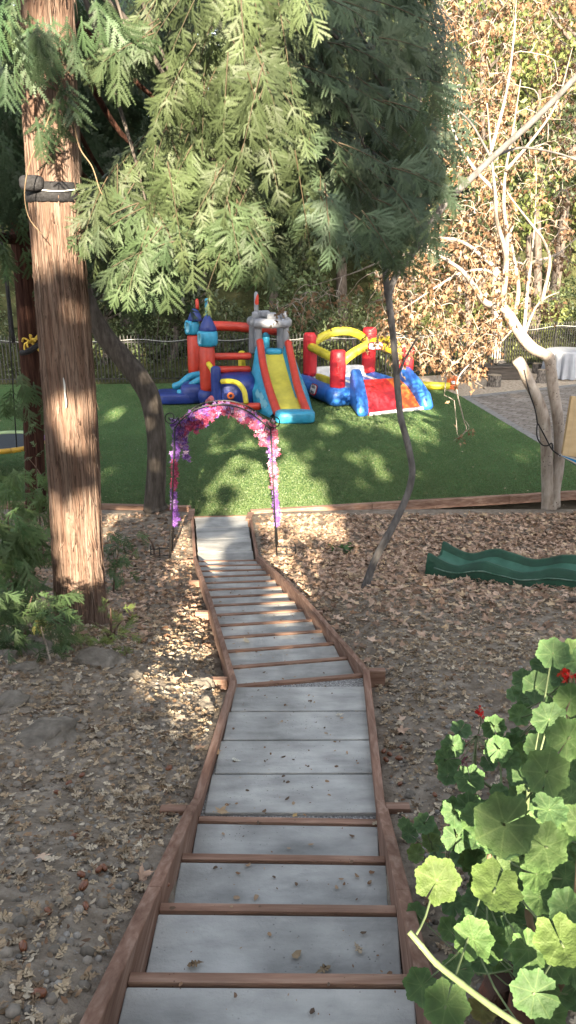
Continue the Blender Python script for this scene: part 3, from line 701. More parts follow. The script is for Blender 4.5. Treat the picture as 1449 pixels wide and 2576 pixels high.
# grey tower over the slide
tb('tower_post', [(890,640,22.95),(890,465,22.95)], 66, M['v_grey']); tb('tower_post', [(1140,640,22.95),(1138,465,22.95)], 54, M['v_grey'])
tb('tower_post', [(830,700,23.7),(832,450,23.7)], 52, M['v_grey']); tb('tower_post', [(1086,700,23.7),(1086,450,23.7)], 56, M['v_grey'])
ring = [(855,440,22.85),(1000,443,22.8),(1135,438,22.85),(1150,418,23.3),(1100,400,23.8),(985,392,23.85),(840,398,23.75),(832,420,23.3)]
P = [K(*p) for p in ring]; P = A([[p[0], p[1], K(1000,437,22.85)[2]] for p in P])
Q = catmull(np.vstack([P, P[:1]]), 60); V, F = tube(Q, krad(82, 22.8), 14); O('battlement_ring', V, F, M['v_grey'], castle)
for cx, cy, Y, w in ((862,365,23.0,.10),(955,352,23.7,.13),(1010,372,22.85,.14),(1118,362,23.1,.11),(905,355,23.8,.10)):
    V, F = blob(K(cx, cy, Y), (w, .10, .105), .45, n=18); O('battlement', V, F, M['v_grey'], castle)
V, F = vlathe(872, 23.2, [(40,350),(38,330),(36,200),(34,165),(14,150)]); mst = O('tower_spire', V, F, M['v_grey'], castle)
c = K(875,228,23.05); V = A([[c[0]+x, c[1]-.03, c[2]+z] for x, z in ((-.06,-.07),(-.02,-.13),(.055,-.12),(.06,.12),(.03,.19),(-.01,.10))]); O('flag_print', V, [[0,1,2,3,4,5]], M['v_red'], mst, smooth=False)

# ================================================================== BOUNCE HOUSE
bh = T('bounce_house', 'low open inflatable bouncer with red posts, yellow arches, blue walls and a red ramp', 'bounce house', A([2.2, 23.4, 0]))
Ao = A([1.36, 22.35, 0]); e1 = A([.94, .34, 0]); e2 = A([-.34, .94, 0]); W_, D_ = 2.35, 2.75
def L(a, b, z): return Ao+e1*a+e2*b+A([0, 0, z])
def TB(name, pts, r, m, res=None, n=16, parent=None, rnd=True):
    V, F = tube([L(*p) for p in pts], r, n, res, rnd=rnd); return O(name, V, F, m, parent or bh)
bw_l = TB('base_wall', [(.05,.1,.27),(.0,1.4,.27),(.05,2.75,.27)], .27, M['v_blue2'], 12)
TB('base_wall', [(.1,0,.27),(.7,-.02,.27)], .27, M['v_blue2']); TB('base_wall', [(2.1,.0,.27),(2.4,.1,.27),(2.4,1.4,.27),(2.35,2.75,.27)], .27, M['v_blue2'], 14)
TB('base_wall', [(.1,2.75,.27),(1.2,2.78,.27),(2.3,2.75,.27)], .27, M['v_white'], 10)
V, F = blob(L(.1,.05,.29), (.36,.34,.29), .7, rz=.34, n=24); O('corner_bulge', V, F, M['v_blue2'], bh)
q = A([L(.1,.1,.42), L(2.3,.1,.42), L(2.3,2.65,.42), L(.1,2.65,.42)]); V, F = quadslab(q, .3); fl = O('bounce_floor', V, F, M['v_blue2'], bh, smooth=False)
for k in range(4):
    x = .5+k*.5; V, F = quadslab(A([L(x,.12,.428), L(x+.16,.12,.428), L(x+.16,2.6,.428), L(x,2.6,.428)]), .02); O('floor_stripe', V, F, M['v_white'], fl, smooth=False)
V, F = blob(L(.32,1.3,.52), (.07,.95,.12), .4, rz=.34, n=20); O('inner_wall_strip', V, F, M['v_yellow'], bh)
V, F = blob(L(1.2,2.55,.55), (1.0,.10,.22), .4, rz=.34, n=20); O('inner_wall_strip', V, F, M['v_white'], bh)
for (a, b, r, h0, h) in ((.1,.05,.225,.5,1.62),(.22,2.55,.215,.5,1.85),(2.28,2.55,.22,.5,1.95),(2.33,.1,.22,.5,1.66)):
    V, F = lathe(L(a,b,0), [(r*.96,h0),(r,h0+.1),(r*1.03,h-.25),(r,h-.08),(r*.8,h-.015),(r*.35,h)]); O('corner_post', V, F, M['v_red2'], bh)
TB('arch_tube', [(.15,2.5,1.42),(.6,2.5,1.70),(1.2,2.5,1.86),(1.8,2.5,1.76),(2.25,2.5,1.46)], .135, M['v_yellow'], 20)
TB('arch_tube', [(.20,2.4,1.42),(.16,1.3,1.36),(.12,.2,1.30)], .135, M['v_yellow'], 12)
fa = TB('arch_tube', [(.15,.08,1.18),(.6,.08,1.50),(1.2,.08,1.72),(1.8,.08,1.56),(2.3,.12,1.26)], .135, M['v_yellow'], 20)
TB('arch_tube', [(2.3,2.4,1.48),(2.38,1.3,1.66),(2.34,.2,1.30)], .13, M['v_yellow'], 14)
# ramp
t0, t1, b0, b1 = L(.78,-.02,.72), L(2.02,-.02,.72), at(926,1046), at(1062,1031)
tt = np.linspace(0, 1, 9)[:, None]; sag = np.sin(tt*math.pi)*A([0,0,.13])
Lr, Rr = t0+(b0-t0)*tt+sag, t1+(b1-t1)*tt+sag
m0 = .68
Mr = Lr+(Rr-Lr)*m0
V, F = strip(Lr, Mr); O('ramp_panel', V, F, M['v_red2'], bh)
V, F = strip(Mr, Rr); O('ramp_panel', V, F, M['v_orange'], bh)
def ramp_side(top, bot, sg):
    d = (bot-top); d /= np.linalg.norm(d); s = e1*sg
    prof = [top+A([0,0,.36]), top+A([0,0,.42])+d*.2, top+(bot-top)*.55+A([0,0,.46]), bot+A([0,0,.42])-d*.08, bot+A([0,0,.17])+d*.12, bot+A([0,0,.02])+d*.1, A([top[0],top[1],.02])]
    a = [p-s*.02 for p in prof]; b = [p+s*.34 for p in prof]; k = len(prof)
    V = A(a+b); F = [list(range(k))[::-1], [k+i for i in range(k)]]+[[i,(i+1)%k,k+(i+1)%k,k+i] for i in range(k)]
    return O('ramp_wall', V, F, M['v_blue2'], bh, bevel=.12)
ramp_side(t0, b0, -1); ramp_side(t1, b1, 1)
V, F = tube([b0+A([.05,-.03,.05]), b1+A([0,-.03,.05])], .05, 10, rnd=True); O('ramp_lip', V, F, M['v_white'], bh)
def badge(c, right, upv, w, h, parent, text, size):
    right = right/np.linalg.norm(right); nrm = np.cross(right, upv); nrm /= np.linalg.norm(nrm)
    def plate(w, h, off, m, name, par):
        n = 20; a = np.linspace(0, 2*math.pi, n, endpoint=False); f = lambda t: np.sign(t)*abs(t)**.45
        V = A([c+right*w/2*f(math.cos(t))+upv*h/2*f(math.sin(t))+nrm*off for t in a])
        return O(name, np.vstack([V, V-nrm*.02]), [list(range(n))]+[[i,n+i,n+(i+1)%n,(i+1)%n] for i in range(n)], m, par, smooth=False)
    pl = plate(w, h, .0, M['v_red2'], 'badge', parent); 
    plate(w*.86, h*.80, .008, M['tag_white'], 'badge_face', parent)
    cu = bpy.data.curves.new('badge_lettering', 'FONT'); cu.body = text; cu.size = size; cu.align_x = 'CENTER'; cu.align_y = 'CENTER'; cu.extrude = .002
    tmp = bpy.data.objects.new('badge_lettering', cu); link(tmp); me = bpy.data.meshes.new_from_object(tmp); bpy.data.objects.remove(tmp); bpy.data.curves.remove(cu)
    o = bpy.data.objects.new('badge_lettering', me); link(o); me.materials.clear(); me.materials.append(M['tag_dark'])
    mw = Matrix(((right[0], upv[0], nrm[0], 0), (right[1], upv[1], nrm[1], 0), (right[2], upv[2], nrm[2], 0), (0, 0, 0, 1)))
    o.parent = parent; mw.translation = Vector(tuple(c+nrm*.016-ROOT[parent.name])); o.matrix_local = mw
badge(L(-.285,.98,.35), -e2, A([.27*e1[0],.27*e1[1],.96]), .48, .33, bw_l, 'little\ntikes', .155)
badge(L(1.22,-.075,1.69), e1, A([0,0,1.]), .50, .23, fa, 'little tikes', .085)
# blower and its tube
blw = T('air_blower', 'small orange air blower standing on the wood chips', 'blower', at(1138,978))
c = at(1137,978); V, F = torus(c+A([0,0,.22]), .13, .09, 'y', 20, 12); hs = O('fan_housing', V, F, M['v_orange'], blw)
V, F = box(c+A([0,0,.03]), (.34,.26,.06)); O('foot', V, F, M['v_orange'], blw, smooth=False, bevel=.02)
V, F = lathe(c+A([0,-.1,.22]), [(.02,-.05),(.07,-.04),(.07,.04),(.02,.05)], 14); O('motor_cover', V, F, M['v_white'], blw)
p0, p1 = at(1052,980), at(1126,981); V, F = tube([p0+A([-.1,.05,.13]), (p0+p1)/2+A([0,0,.13]), p1+A([.06,.0,.13])], [.14,.125,.11], 14, 8); O('air_tube', V, F, M['v_yellow'], bh)
# ================================================================== FLOWER ARCH
arch = T('garden_arch', 'black metal garden arch with scrolls and feet standing over the foot of the stairs', 'garden arch', at(565,1385,.15))
YA = 10.5
def rod(name, pts, r, parent, res=None, m='black', n=7):
    V, F = tube(pts, r, n, res); return O(name, V, F, M[m], parent)
gL, gR = on_ground(432,1388), on_ground(697,1388)
gL[1] = YA; gR[1] = YA-.05
gL[2] = float(ground(gL[:1], gL[1:2])[0]); gR[2] = float(ground(gR[:1], gR[1:2])[0])
for off, dx in ((0., .0), (.30, -.01)):
    rod('upright', [A([gL[0]+dx, YA+off, gL[2]-.05]), atY(440, 1075, YA)+A([0, off, 0])], .011, arch)
    rod('upright', [A([gR[0]-dx, YA+off, gR[2]-.05]), atY(681, 1080, YA)+A([0, off, 0])], .011, arch)
    px = [(440,1078),(455,1058),(492,1030),(530,1020),(575,1019),(620,1033),(655,1058),(681,1080)]
    rod('top_arc', [atY(x, y, YA)+A([0, off, 0]) for x, y in px], .011, arch, 30)
for x, y in ((440,1075),(492,1031),(560,1019),(640,1045),(681,1080),(437,1200),(690,1200)):
    p = atY(x, y, YA); rod('cross_bar', [p, p+A([0,.30,0])], .008, arch)
def scroll(cx, cy, end, s):
    P = [atY(cx+s*math.cos(t)*(4+t*1.5)*(1 if True else 1), cy+math.sin(t)*(4+t*1.5), YA) for t in np.linspace(0, 9.5, 28)]
    P = P+[atY(end[0], end[1], YA)]
    rod('scroll', P, .008, arch)
scroll(429,1050,(455,1076),-1); scroll(690,1060,(664,1086),1)
for g, s in ((gL, -1), (gR, 1)):
    for zz in (.05, .16): rod('foot_frame', [g+A([0,0,zz]), g+A([s*.20,-.02,zz]), g+A([s*.27,0,zz-.02])], .007, arch, 8)
    rod('foot_frame', [g+A([s*.27,0,.20]), g+A([s*.27,0,-.05])], .007, arch); rod('foot_frame', [g+A([s*.14,0,.18]), g+A([s*.14,0,-.04])], .008, arch)
def floret():
    V, F = [[0,0,.12]], []
    for k in range(5):
        a = k*2*math.pi/5; b = len(V)
        for da, r, z in ((-.5,.55,.12),(0,1.,.22),(.5,.55,.12)): V.append([r*math.cos(a+da), r*math.sin(a+da), z])
        F += [[0,b,b+1],[0,b+1,b+2]]
    return A(V), A(F)
FL = [floret()]
PINK, DEEP, PURP, LILAC, WHT = A([.52,.15,.24]), A([.42,.065,.14]), A([.19,.08,.33]), A([.34,.22,.46]), A([.58,.41,.49])
def garland(name, strands, label, n, size=.034):
    pos, cc = [], []
    for (pts, w, cols, m) in strands:
        Q = catmull(pts, 60)
        i = rng.integers(0, 60, m); p = Q[i]+rng.normal(size=(m, 3))*A([w, w*.9, w*.7])*.9; pos.append(p)
        k = rng.random(m); c = np.where((k < .55)[:, None], cols[0], np.where((k < .85)[:, None], cols[1], cols[2])); cc.append(c*rng.uniform(.7, 1.25, (m, 1)))
    pos, cc = np.vstack(pos), np.vstack(cc); m = len(pos)
    nd = rng.normal(size=(m, 3))+A([0,-.9,.2])
    V, F, C = scatter(FL, pos, frames(rng.normal(size=(m, 3)), nd), rng.uniform(.7, 1.2, m)*size*1.2, cc)
    o = O('flower_garland', V, F, M['flower'], None, colr=C)
    return tag(o, label, 'flower garland', 'silk flower garlands hung on the garden arch')
q = lambda *p: [atY(x, y, YA)+A([0, .1, 0]) for x, y in p]
garland('g', [(q((449,1080),(475,1055),(505,1040),(520,1035)), .045, (PURP, LILAC, PINK), 200), (q((470,1085),(490,1065),(515,1045),(540,1035),(565,1040)), .060, (DEEP, PINK, PURP), 330), (q((500,1075),(512,1062),(520,1050)), .04, (DEEP, PINK, DEEP), 110), (q((455,1098),(462,1085),(468,1078)), .03, (PURP, LILAC, PINK), 70)], 'thick purple and deep pink flower garland draped over the left of the arch top', 0)
garland('g', [(q((545,1025),(575,1032),(600,1036),(620,1048)), .05, (LILAC, PINK, WHT), 260), (q((590,1040),(615,1055),(640,1070),(655,1078)), .045, (PINK, DEEP, WHT), 240), (q((625,1045),(648,1062),(666,1078)), .03, (PURP, LILAC, PINK), 120)], 'lilac and light pink flower garland draped over the right of the arch top', 0)
garland('g', [(q((440,1065),(441,1100),(438,1165)), .028, (PURP, LILAC, PURP), 190), (q((437,1165),(436,1200),(433,1235)), .022, (DEEP, PINK, DEEP), 120), (q((434,1235),(436,1280),(438,1325)), .022, (PURP, LILAC, PURP), 150)], 'long purple and pink garland winding down the left leg of the arch', 0)
garland('g', [(q((448,1085),(452,1110),(455,1128)), .018, (LILAC, PINK, WHT), 60), (q((459,1095),(464,1130),(472,1165)), .02, (PURP, LILAC, WHT), 100)], 'short pale purple strands dangling inside the left of the arch', 0)
garland('g', [(q((653,1070),(659,1095),(667,1118)), .045, (PINK, WHT, DEEP), 210)], 'bushy bright pink strand dangling inside the right of the arch', 0)
garland('g', [(q((684,1070),(688,1110),(690,1150)), .026, (PINK, DEEP, WHT), 170), (q((678,1090),(681,1130),(685,1165)), .020, (PURP, LILAC, PURP), 110), (q((684,1165),(690,1200),(691,1235)), .026, (PINK, WHT, DEEP), 150), (q((691,1235),(696,1280),(699,1325)), .018, (PURP, LILAC, PURP), 110)], 'long pink and lilac garland winding down the right leg of the arch', 0)
# ================================================================== FENCE
fn = T('iron_fence', 'black iron picket fence running along the back of the yard', 'fence', A([0, 26.5, 0]))
Hf = 1.5
tot = []
for i in range(len(FENCE)-1):
    a, b = FENCE[i], FENCE[i+1]; n = max(1, round(np.linalg.norm(b-a)/2.4))
    tot += [a+(b-a)*k/n for k in range(n)]
tot.append(FENCE[-1])
for i in range(len(tot)-1):
    a, b = tot[i], tot[i+1]; d = b-a; ln = np.linalg.norm(d); ang = math.atan2(d[1], d[0]); parts = []
    m = int(ln/.115)
    for k in range(1, m):
        p = a+d*k/m; parts.append(box(p+A([0,0,Hf/2+.04]), (.030,.030,Hf), ang))
        parts.append((A([[p[0]-.014,p[1]-.014,p[2]+Hf+.03],[p[0]+.014,p[1]-.014,p[2]+Hf+.03],[p[0]+.014,p[1]+.014,p[2]+Hf+.03],[p[0]-.014,p[1]+.014,p[2]+Hf+.03],[p[0],p[1],p[2]+Hf+.12]]), [[0,1,4],[1,2,4],[2,3,4],[3,0,4]]))
    for z in (.16, Hf-.12): parts.append(box((a+b)/2+A([0,0,z]), (ln,.03,.035), ang))
    V, F = merge(parts); O('picket_panel', V, F, M['black'], fn, smooth=False)
    V, F = merge([box(a+A([0,0,Hf/2+.03]), (.065,.065,Hf+.12), ang), box(a+A([0,0,Hf+.11]), (.08,.08,.03), ang)]); O('fence_post', V, F, M['black'], fn, smooth=False)
P = []
for i in range(len(tot)-1):
    a, b = tot[i], tot[i+1]; P += [a+A([0,-.06,Hf-.02]), (a+b)/2+A([0,-.06,Hf-.10])]
V, F = tube(P, .011, 6, 120); tag(O('string_light_cable', V, F, M['cable']), 'pale sagging cable strung along the top of the iron fence', 'cable')
# ================================================================== SEATING CIRCLE
def stump(x0, x1, ytop, ybase, label, flare=0.):
    b = at((x0+x1)/2, ybase); b[1] += (x1-x0)/2/FOC*b[1]; r = (x1-x0)/2/FOC*b[1]*1.02
    h = max(.3, float(atY((x0+x1)/2, ytop, b[1])[2])); 
    n = 24; a = np.linspace(0, 2*math.pi, n, endpoint=False); k = rng.random()*9
    t = T('tree_stump', label, 'stump seat', b, 'log stump seats round the fire table')
    rad = lambda z: r*(1+.06*np.sin(3*a+k)+.04*np.sin(7*a+k*2))*(1+flare*max(0, .3-z/h))
    V = []; zs = np.linspace(0, h, 6)
    for z in zs: V.append(np.column_stack([b[0]+rad(z)*np.cos(a), b[1]+rad(z)*np.sin(a), np.full(n, z+b[2])]))
    F = [[i*n+j, i*n+(j+1)%n, (i+1)*n+(j+1)%n, (i+1)*n+j] for i in range(5) for j in range(n)]
    O('bark', np.vstack(V), F, M['stump_side'], t)
    top = np.column_stack([b[0]+rad(h)*.97*np.cos(a), b[1]+rad(h)*.97*np.sin(a), np.full(n, h+b[2]+.006)]); top = np.vstack([top, top*A([1,1,0])+A([0,0,b[2]+h-.04])])
    O('sawn_top', top, [list(range(n))]+[[i,n+i,n+(i+1)%n,(i+1)%n] for i in range(n)], M['stump_top'], t, smooth=False)
stump(1157,1188,931,963,'log stump seat nearest the orange blower')
stump(1229,1263,943,974,'log stump seat in front of the dark fire table')
stump(1201,1230,914,941,'log stump seat behind the left end of the fire table, by the fence')
stump(1240,1268,904,934,'log stump seat directly behind the fire table')
stump(1166,1184,917,938,'small log stump seat half hidden behind another stump by the fence')
stump(1342,1368,914,942,'log stump seat between the pale trunks and the clothed round table')
stump(1353,1376,930,964,'flared log stump seat just behind the pale forked trunk', flare=.9)
fp = T('fire_table', 'low dark wooden fire table with a burnt log on top', 'fire table', at(1265,958))
b = at(1265,956); b[1] += .35
V, F = box(b+A([.03,0,.21]), (1.16,.72,.40), .04); O('table_box', V, F, M['firewood'], fp, smooth=False, bevel=.01)
V, F = box(b+A([0,0,.44]), (1.32,.86,.055), .04); O('table_top', V, F, M['firewood'], fp, smooth=False, bevel=.012)
V, F = box(b+A([.1,.05,.49]), (.6,.36,.04), .04); O('burner_tray', V, F, M['black'], fp, smooth=False, bevel=.008)
V, F = blob(b+A([.02,.05,.55]), (.16,.07,.06), .8, rz=.5, n=14, noise=.25, seed=3); O('burnt_log', V, F, M['stone'], fp)
rt_ = T('round_table', 'round table under a long grey-white cloth in front of the fence', 'table', A([9.9, 27.4, 0]))
c = A([at(1425,926)[0]*27.6/at(1425,926)[1], 27.6, 0.0]); n = 150; a = np.linspace(0, 2*math.pi, n, endpoint=False); V = []
zt = .98
for z, r, w in ((zt,.0,0),(zt,.72,0),(zt-.01,.76,0),(zt-.06,.775,.008),(zt-.3,.78,.035),(zt-.6,.80,.055),(.04,.82,.075)):
    rr = np.maximum(r+w*np.sin(a*15+1.3*np.sin(a*3)), .001); V.append(np.column_stack([c[0]+rr*np.cos(a), c[1]+rr*np.sin(a), np.full(n, z)]))
F = [[i*n+j, i*n+(j+1)%n, (i+1)*n+(j+1)%n, (i+1)*n+j] for i in range(6) for j in range(n)]
ROOT[rt_.name] = c; rt_.location = tuple(c)
V0 = np.vstack(V)
V, F2 = merge([lathe(c+A([0,0,0]), [(.70,zt-.05),(.72,zt-.03),(.70,zt-.012)], 32)]); O('table_top', V, F2, M['firewood'], rt_)
for k in range(4):
    an = k*math.pi/2+.6; p = c+A([math.cos(an)*.5, math.sin(an)*.5, 0]); V, F2 = tube([p, p+A([0,0,zt-.05])], .02, 8); O('leg', V, F2, M['steel'], rt_)
tag(O('tablecloth', V0, F, M['cloth']), 'pleated grey-white cloth draped over the round table', 'tablecloth')
# ================================================================== WAVY SLIDE LYING ON THE LEAVES
ws = T('garden_slide', 'dark green wavy plastic slide lying flat on the fallen leaves', 'slide', on_ground(1260,1480))
a0 = on_ground(1078,1452); a1 = on_ground(1420,1484); a0[2] += .03; a1[2] += .03
ax = (a1-a0); ln = np.linalg.norm(ax[:2]); ax = A([ax[0], ax[1], 0])/ln; sx = A([-ax[1], ax[0], 0]); ln = ln*1.34
n = 60; s = np.linspace(0, 1, n); wv = .045*np.sin(s*2*math.pi*2.6+2.6)*np.clip(s*6, 0, 1)
wid = .50
def gz(p): return float(ground(p[:1], p[1:2])[0])
prof = []   # cross-section from the near outer hem up over the near rim, down to the bed, up over the far rim and down
for i in range(n):
    p = a0+ax*s[i]*ln; base = gz(p)-.02
    end = max(0, 1-s[i]*7); tail = max(0, (s[i]-.80)/.20)
    rim = .225+wv[i]*.95+.10*end**1.5-.02*tail; bed = .09+wv[i]*.85+.09*end-.03*tail
    hem = .0 if s[i] < .93 else .0
    prof.append([p+sx*u+A([0,0,base+z-p[2]]) for u, z in ((-.05,hem),(-.035,rim*.60),(-.028,rim*.66),(-.01,rim-.02),(.015,rim),(.05,rim-.012),(.075,bed+.05),(.12,bed),(wid-.12,bed),(wid-.075,bed+.05),(wid-.05,rim-.012),(wid-.015,rim),(wid+.01,rim-.02),(wid+.05,hem))])
m = len(prof[0]); V = A(prof).reshape(-1, 3)
def pf(js, i0=0, i1=n-1): return [[i*m+j, (i+1)*m+j, (i+1)*m+j+1, i*m+j+1] for i in range(i0, i1) for j in js]
O('side_wall', V, pf((0,1,2,3,4,5)), M['slide'], ws); O('side_wall', V, pf((9,10,11,12)), M['slide'], ws); O('slide_bed', V, pf((6,7,8)), M['slide_in'], ws)
ln_ = A([pr[1]*.75+pr[2]*.25+A([0,-.012,0])+sx*(-.004) for pr in prof]); V2, F2 = tube(ln_[2:-8], .008, 6); O('worn_line', V2, F2, M['slide_line'], ws)
k0 = [list(range(0, m))]; Vc = V[:m]; O('end_lip', np.vstack([Vc, Vc+ax*-.03]), [[j, j+1, m+j+1, m+j] for j in range(m-1)], M['slide'], ws)
bd = on_ground(1432,1525); V, F = box(bd+A([.25,0,.02]), (.5,.10,.035), -.45); tag(O('weathered_plank', V, F, M['bark_grey'], smooth=False, bevel=.005), 'weathered brown plank lying beside the end of the green slide', 'plank')
# ================================================================== HAMMOCK AND BOX
hm = T('striped_hammock', 'blue and cream striped hammock slung from the pale forked tree by a black strap', 'hammock', A([5.2, 12.2, .6]))
h0 = atY(1409,1146,12.6); h1 = atY(1640,1290,11.4); h1[2] = h0[2]-.28; h2 = A([h1[0]+1.9, 10.6, h0[2]+.25])
n = 40; mz = 12; V = []; UV = []
C0 = catmull([h0, h0*.55+h1*.45+A([0,0,-.06]), h1, h2], n)
for i in range(n):
    t = i/(n-1); w = .02+.48*min(1, t/.45)**.8*min(1, (1-t)/.3)**.7
    for j in range(mz):
        u = j/(mz-1)*2-1; V.append(C0[i]+A([.25*u*w, .9*u*w, .32*u*u*w-.12*w])); UV.append((t, j/(mz-1)))
F = [[i*mz+j, (i+1)*mz+j, (i+1)*mz+j+1, i*mz+j+1] for i in range(n-1) for j in range(mz-1)]
O('hammock_cloth', A(V), F, M['hammock'], hm, uv=A(UV))
kk = [atY(1354,1066,12.85), atY(1372,1100,12.75), atY(1389,1131,12.65), h0]
rod('strap', kk, .012, hm, 12, 'rubber')
rod('strap', [atY(1352,1064,12.8), atY(1350,1085,12.75), atY(1353,1104,12.7), atY(1364,1119,12.66), atY(1378,1121,12.65), atY(1388,1115,12.66), atY(1390,1131,12.65)], .012, hm, 22, 'rubber')
rod('strap', [atY(1352,1066,12.75), atY(1346,1030,12.75), atY(1331,985,12.75), atY(1318,930,12.78)], .012, hm, 14, 'rubber')
V, F = torus(h0, .025, .006, 'y', 14, 6); O('ring', V, F, M['steel'], hm)
bx = T('cardboard_box', 'tilted tan cardboard box resting in the striped hammock', 'cardboard box', atY(1450,1165,12.0))
o_ = atY(1415,1146,11.9); U = atY(1438,996,12.05)-o_; hgt = np.linalg.norm(U); U /= hgt
Rt = A([.93,-.30,-.12]); Rt -= U*np.dot(Rt, U); Rt /= np.linalg.norm(Rt); Dp = np.cross(U, Rt)
bw, bd_ = .62, .42
f = lambda a, b, c: o_+Rt*a+U*b+Dp*c
def bpanel(a, b, c): return A([f(0+x*a, y*b, z*c) for x in (0,1) for y in (0,1) for z in (0,1)])
if np.dot(Dp, A([0,1,0])) < 0: Dp = -Dp
V = bpanel(bw, hgt, bd_); O('box_body', V, [[0,1,3,2],[4,6,7,5],[0,4,5,1],[2,3,7,6],[0,2,6,4],[1,5,7,3]], M['card'], bx, smooth=False, bevel=.006)
V = A([f(.075,-.003,-.004), f(.083,-.003,-.004), f(.083,hgt*.93,-.004), f(.075,hgt*.93,-.004)]); O('flap_gap', V, [[0,1,2,3]], M['tape'], bx, smooth=False)
# ================================================================== PLATFORM SWING
YS = 15.2
sw = T('platform_swing', 'round black mat swing with green, purple and mustard padded rim hanging on ropes', 'swing', atY(20,1118,YS))
c = atY(8,1112,YS); n = 48; a = np.linspace(0, 2*math.pi, n, endpoint=False); rx, ry = .80, .80
rim = A([c+A([rx*math.cos(t), ry*math.sin(t), .0]) for t in a])
for k in range(6):
    i0, i1 = k*8, k*8+8; idx = [(i % n) for i in range(i0, i1+1)]
    V, F = tube(rim[idx], .052, 10); O('rim_pad', V, F, M[('pad_purple','pad_green','pad_green','pad_purple','pad_yellow','pad_yellow')[k]], sw)
V = np.vstack([rim*1.0, [c]]); O('mat', V, [[i,(i+1)%n,n] for i in range(n)], M['mat_black'], sw)
topp = atY(-10,300,YS+.2)
for k in (5, 17, 29, 41): rod('rope', [rim[k], topp], .012, sw, None, 'rubber')
# ================================================================== TREES
def trunk_mesh(P, r, n=64, res=150, amp=.07, fa=9., fz=1.2, seed=0.):
    q = catmull(np.column_stack([P, r]), res); P, r = q[:, :3], q[:, 3]
    V, F = tube(P, r, n, cap=True)
    a = np.tile(np.linspace(0, 2*math.pi, n, endpoint=False), res); k = np.repeat(np.arange(res), n)
    c = P[k]; z = c[:, 2]
    q1 = np.column_stack([np.cos(a)*fa, np.sin(a)*fa, z*fz+seed]); q2 = np.column_stack([np.cos(a)*fa*2.6, np.sin(a)*fa*2.6, z*fz*1.3+seed+9])
    d = (fbm3(q1, 3)-.5)*amp*1.6+(np.abs(fbm3(q2, 2)-.5))*amp*-1.2
    return c+(V-c)*(1+d)[:, None], F
def limb_tube(name, pts, r0, r1, m, parent, n=8, res=None):
    P = A(pts); res = res or 6*len(P); V, F = tube(P, np.linspace(r0, r1, len(P)), n, res); return O(name, V, F, m, parent)
def in_poly(x, y, poly):
    c = np.zeros(len(x), bool); n = len(poly)
    for i in range(n):
        x0, y0 = poly[i]; x1, y1 = poly[(i+1) % n]
        k = ((y0 > y) != (y1 > y)) & (x < (x1-x0)*(y-y0)/(y1-y0+1e-12)+x0); c ^= k
    return c
def sample_poly(poly, n):
    p = A(poly, float); lo, hi = p.min(0), p.max(0); X, Y = np.zeros(0), np.zeros(0)
    while len(X) < n:
        a = rng.uniform(lo[0], hi[0], 2*n); b = rng.uniform(lo[1], hi[1], 2*n); k = in_poly(a, b, poly); X, Y = np.append(X, a[k]), np.append(Y, b[k])
    return X[:n], Y[:n]
def ATY(x, y, Y):
    u, v = (x-CX)/FOC, (y-CY)/FOC; d = Y/(CP-v*SP)
    return np.column_stack([u*d, Y, CAM_Z-d*(SP+v*CP)])
# ---- the big redwood on the left
YT = 6.27
tp = [(210,1640),(205,1555),(196,1400),(188,1230),(177,1020),(160,800),(148,640),(138,490),(128,300),(118,100),(113,-60),(108,-260)]
tw = [185,146,133,131,131,126,124,123,122,120,118,114]
TP = A([atY(x, y, YT) for x, y in tp]); TR = A([w/2/FOC*math.hypot(YT, (CAM_Z-p[2])*.33) for w, p in zip(tw, TP)])
TP = np.vstack([TP[0]-A([0,0,.25]), TP, A([-2.35,6.3,9.5]), A([-2.5,6.35,14.])]); TR = np.concatenate([[TR[0]*1.15], TR, [.19, .12]])
red = T('redwood_tree', 'big redwood with shaggy red-brown bark, drooping green branches and a black band round its trunk', 'redwood tree', TP[1])
nst = 420; ii = rng.integers(30, 330, nst); ang = rng.uniform(math.pi, 2*math.pi, nst); sV, sF = [], []
qq = catmull(np.column_stack([TP, TR]), 330)
for i_, a_ in zip(ii, ang):
    c_, r_ = qq[i_, :3], qq[i_, 3]; o_ = A([math.cos(a_), math.sin(a_), 0]); t_ = A([-math.sin(a_), math.cos(a_), 0]); L_ = rng.uniform(.06, .30); w_ = rng.uniform(.004, .011); lift = rng.uniform(.004, .022)
    b0 = c_+o_*r_*1.0; b1 = c_+o_*(r_*1.015)+A([0,0,-L_*.5]); b2 = c_+o_*(r_*1.01+lift)+A([0,0,-L_])+t_*rng.normal()*.012
    k_ = len(sV); sV += [b0-t_*w_, b0+t_*w_, b1-t_*w_*1.2, b1+t_*w_*1.2, b2-t_*w_*.4, b2+t_*w_*.4]; sF += [[k_, k_+1, k_+3, k_+2], [k_+2, k_+3, k_+5, k_+4]]
V, F = merge([trunk_mesh(TP, TR, 150, 420, .10, 13., 1.5), (A(sV), sF)]); O('trunk', V, F, M['bark_red'], red)
sp0 = [atY(x, y, YT)+A([0, -.245, 0]) for x, y in ((180,938),(183,955),(184,975),(187,1000),(186,1012))]
O('sap_streak', *tube(sp0, [.003,.008,.006,.008,.002], 6, 14), M['wire'], red)
def needle_cols(n, base, var=.25):
    return A(base)[None]*rng.uniform(1-var, 1+var, (n, 1))*(1+rng.normal(size=(n, 3))*.05)
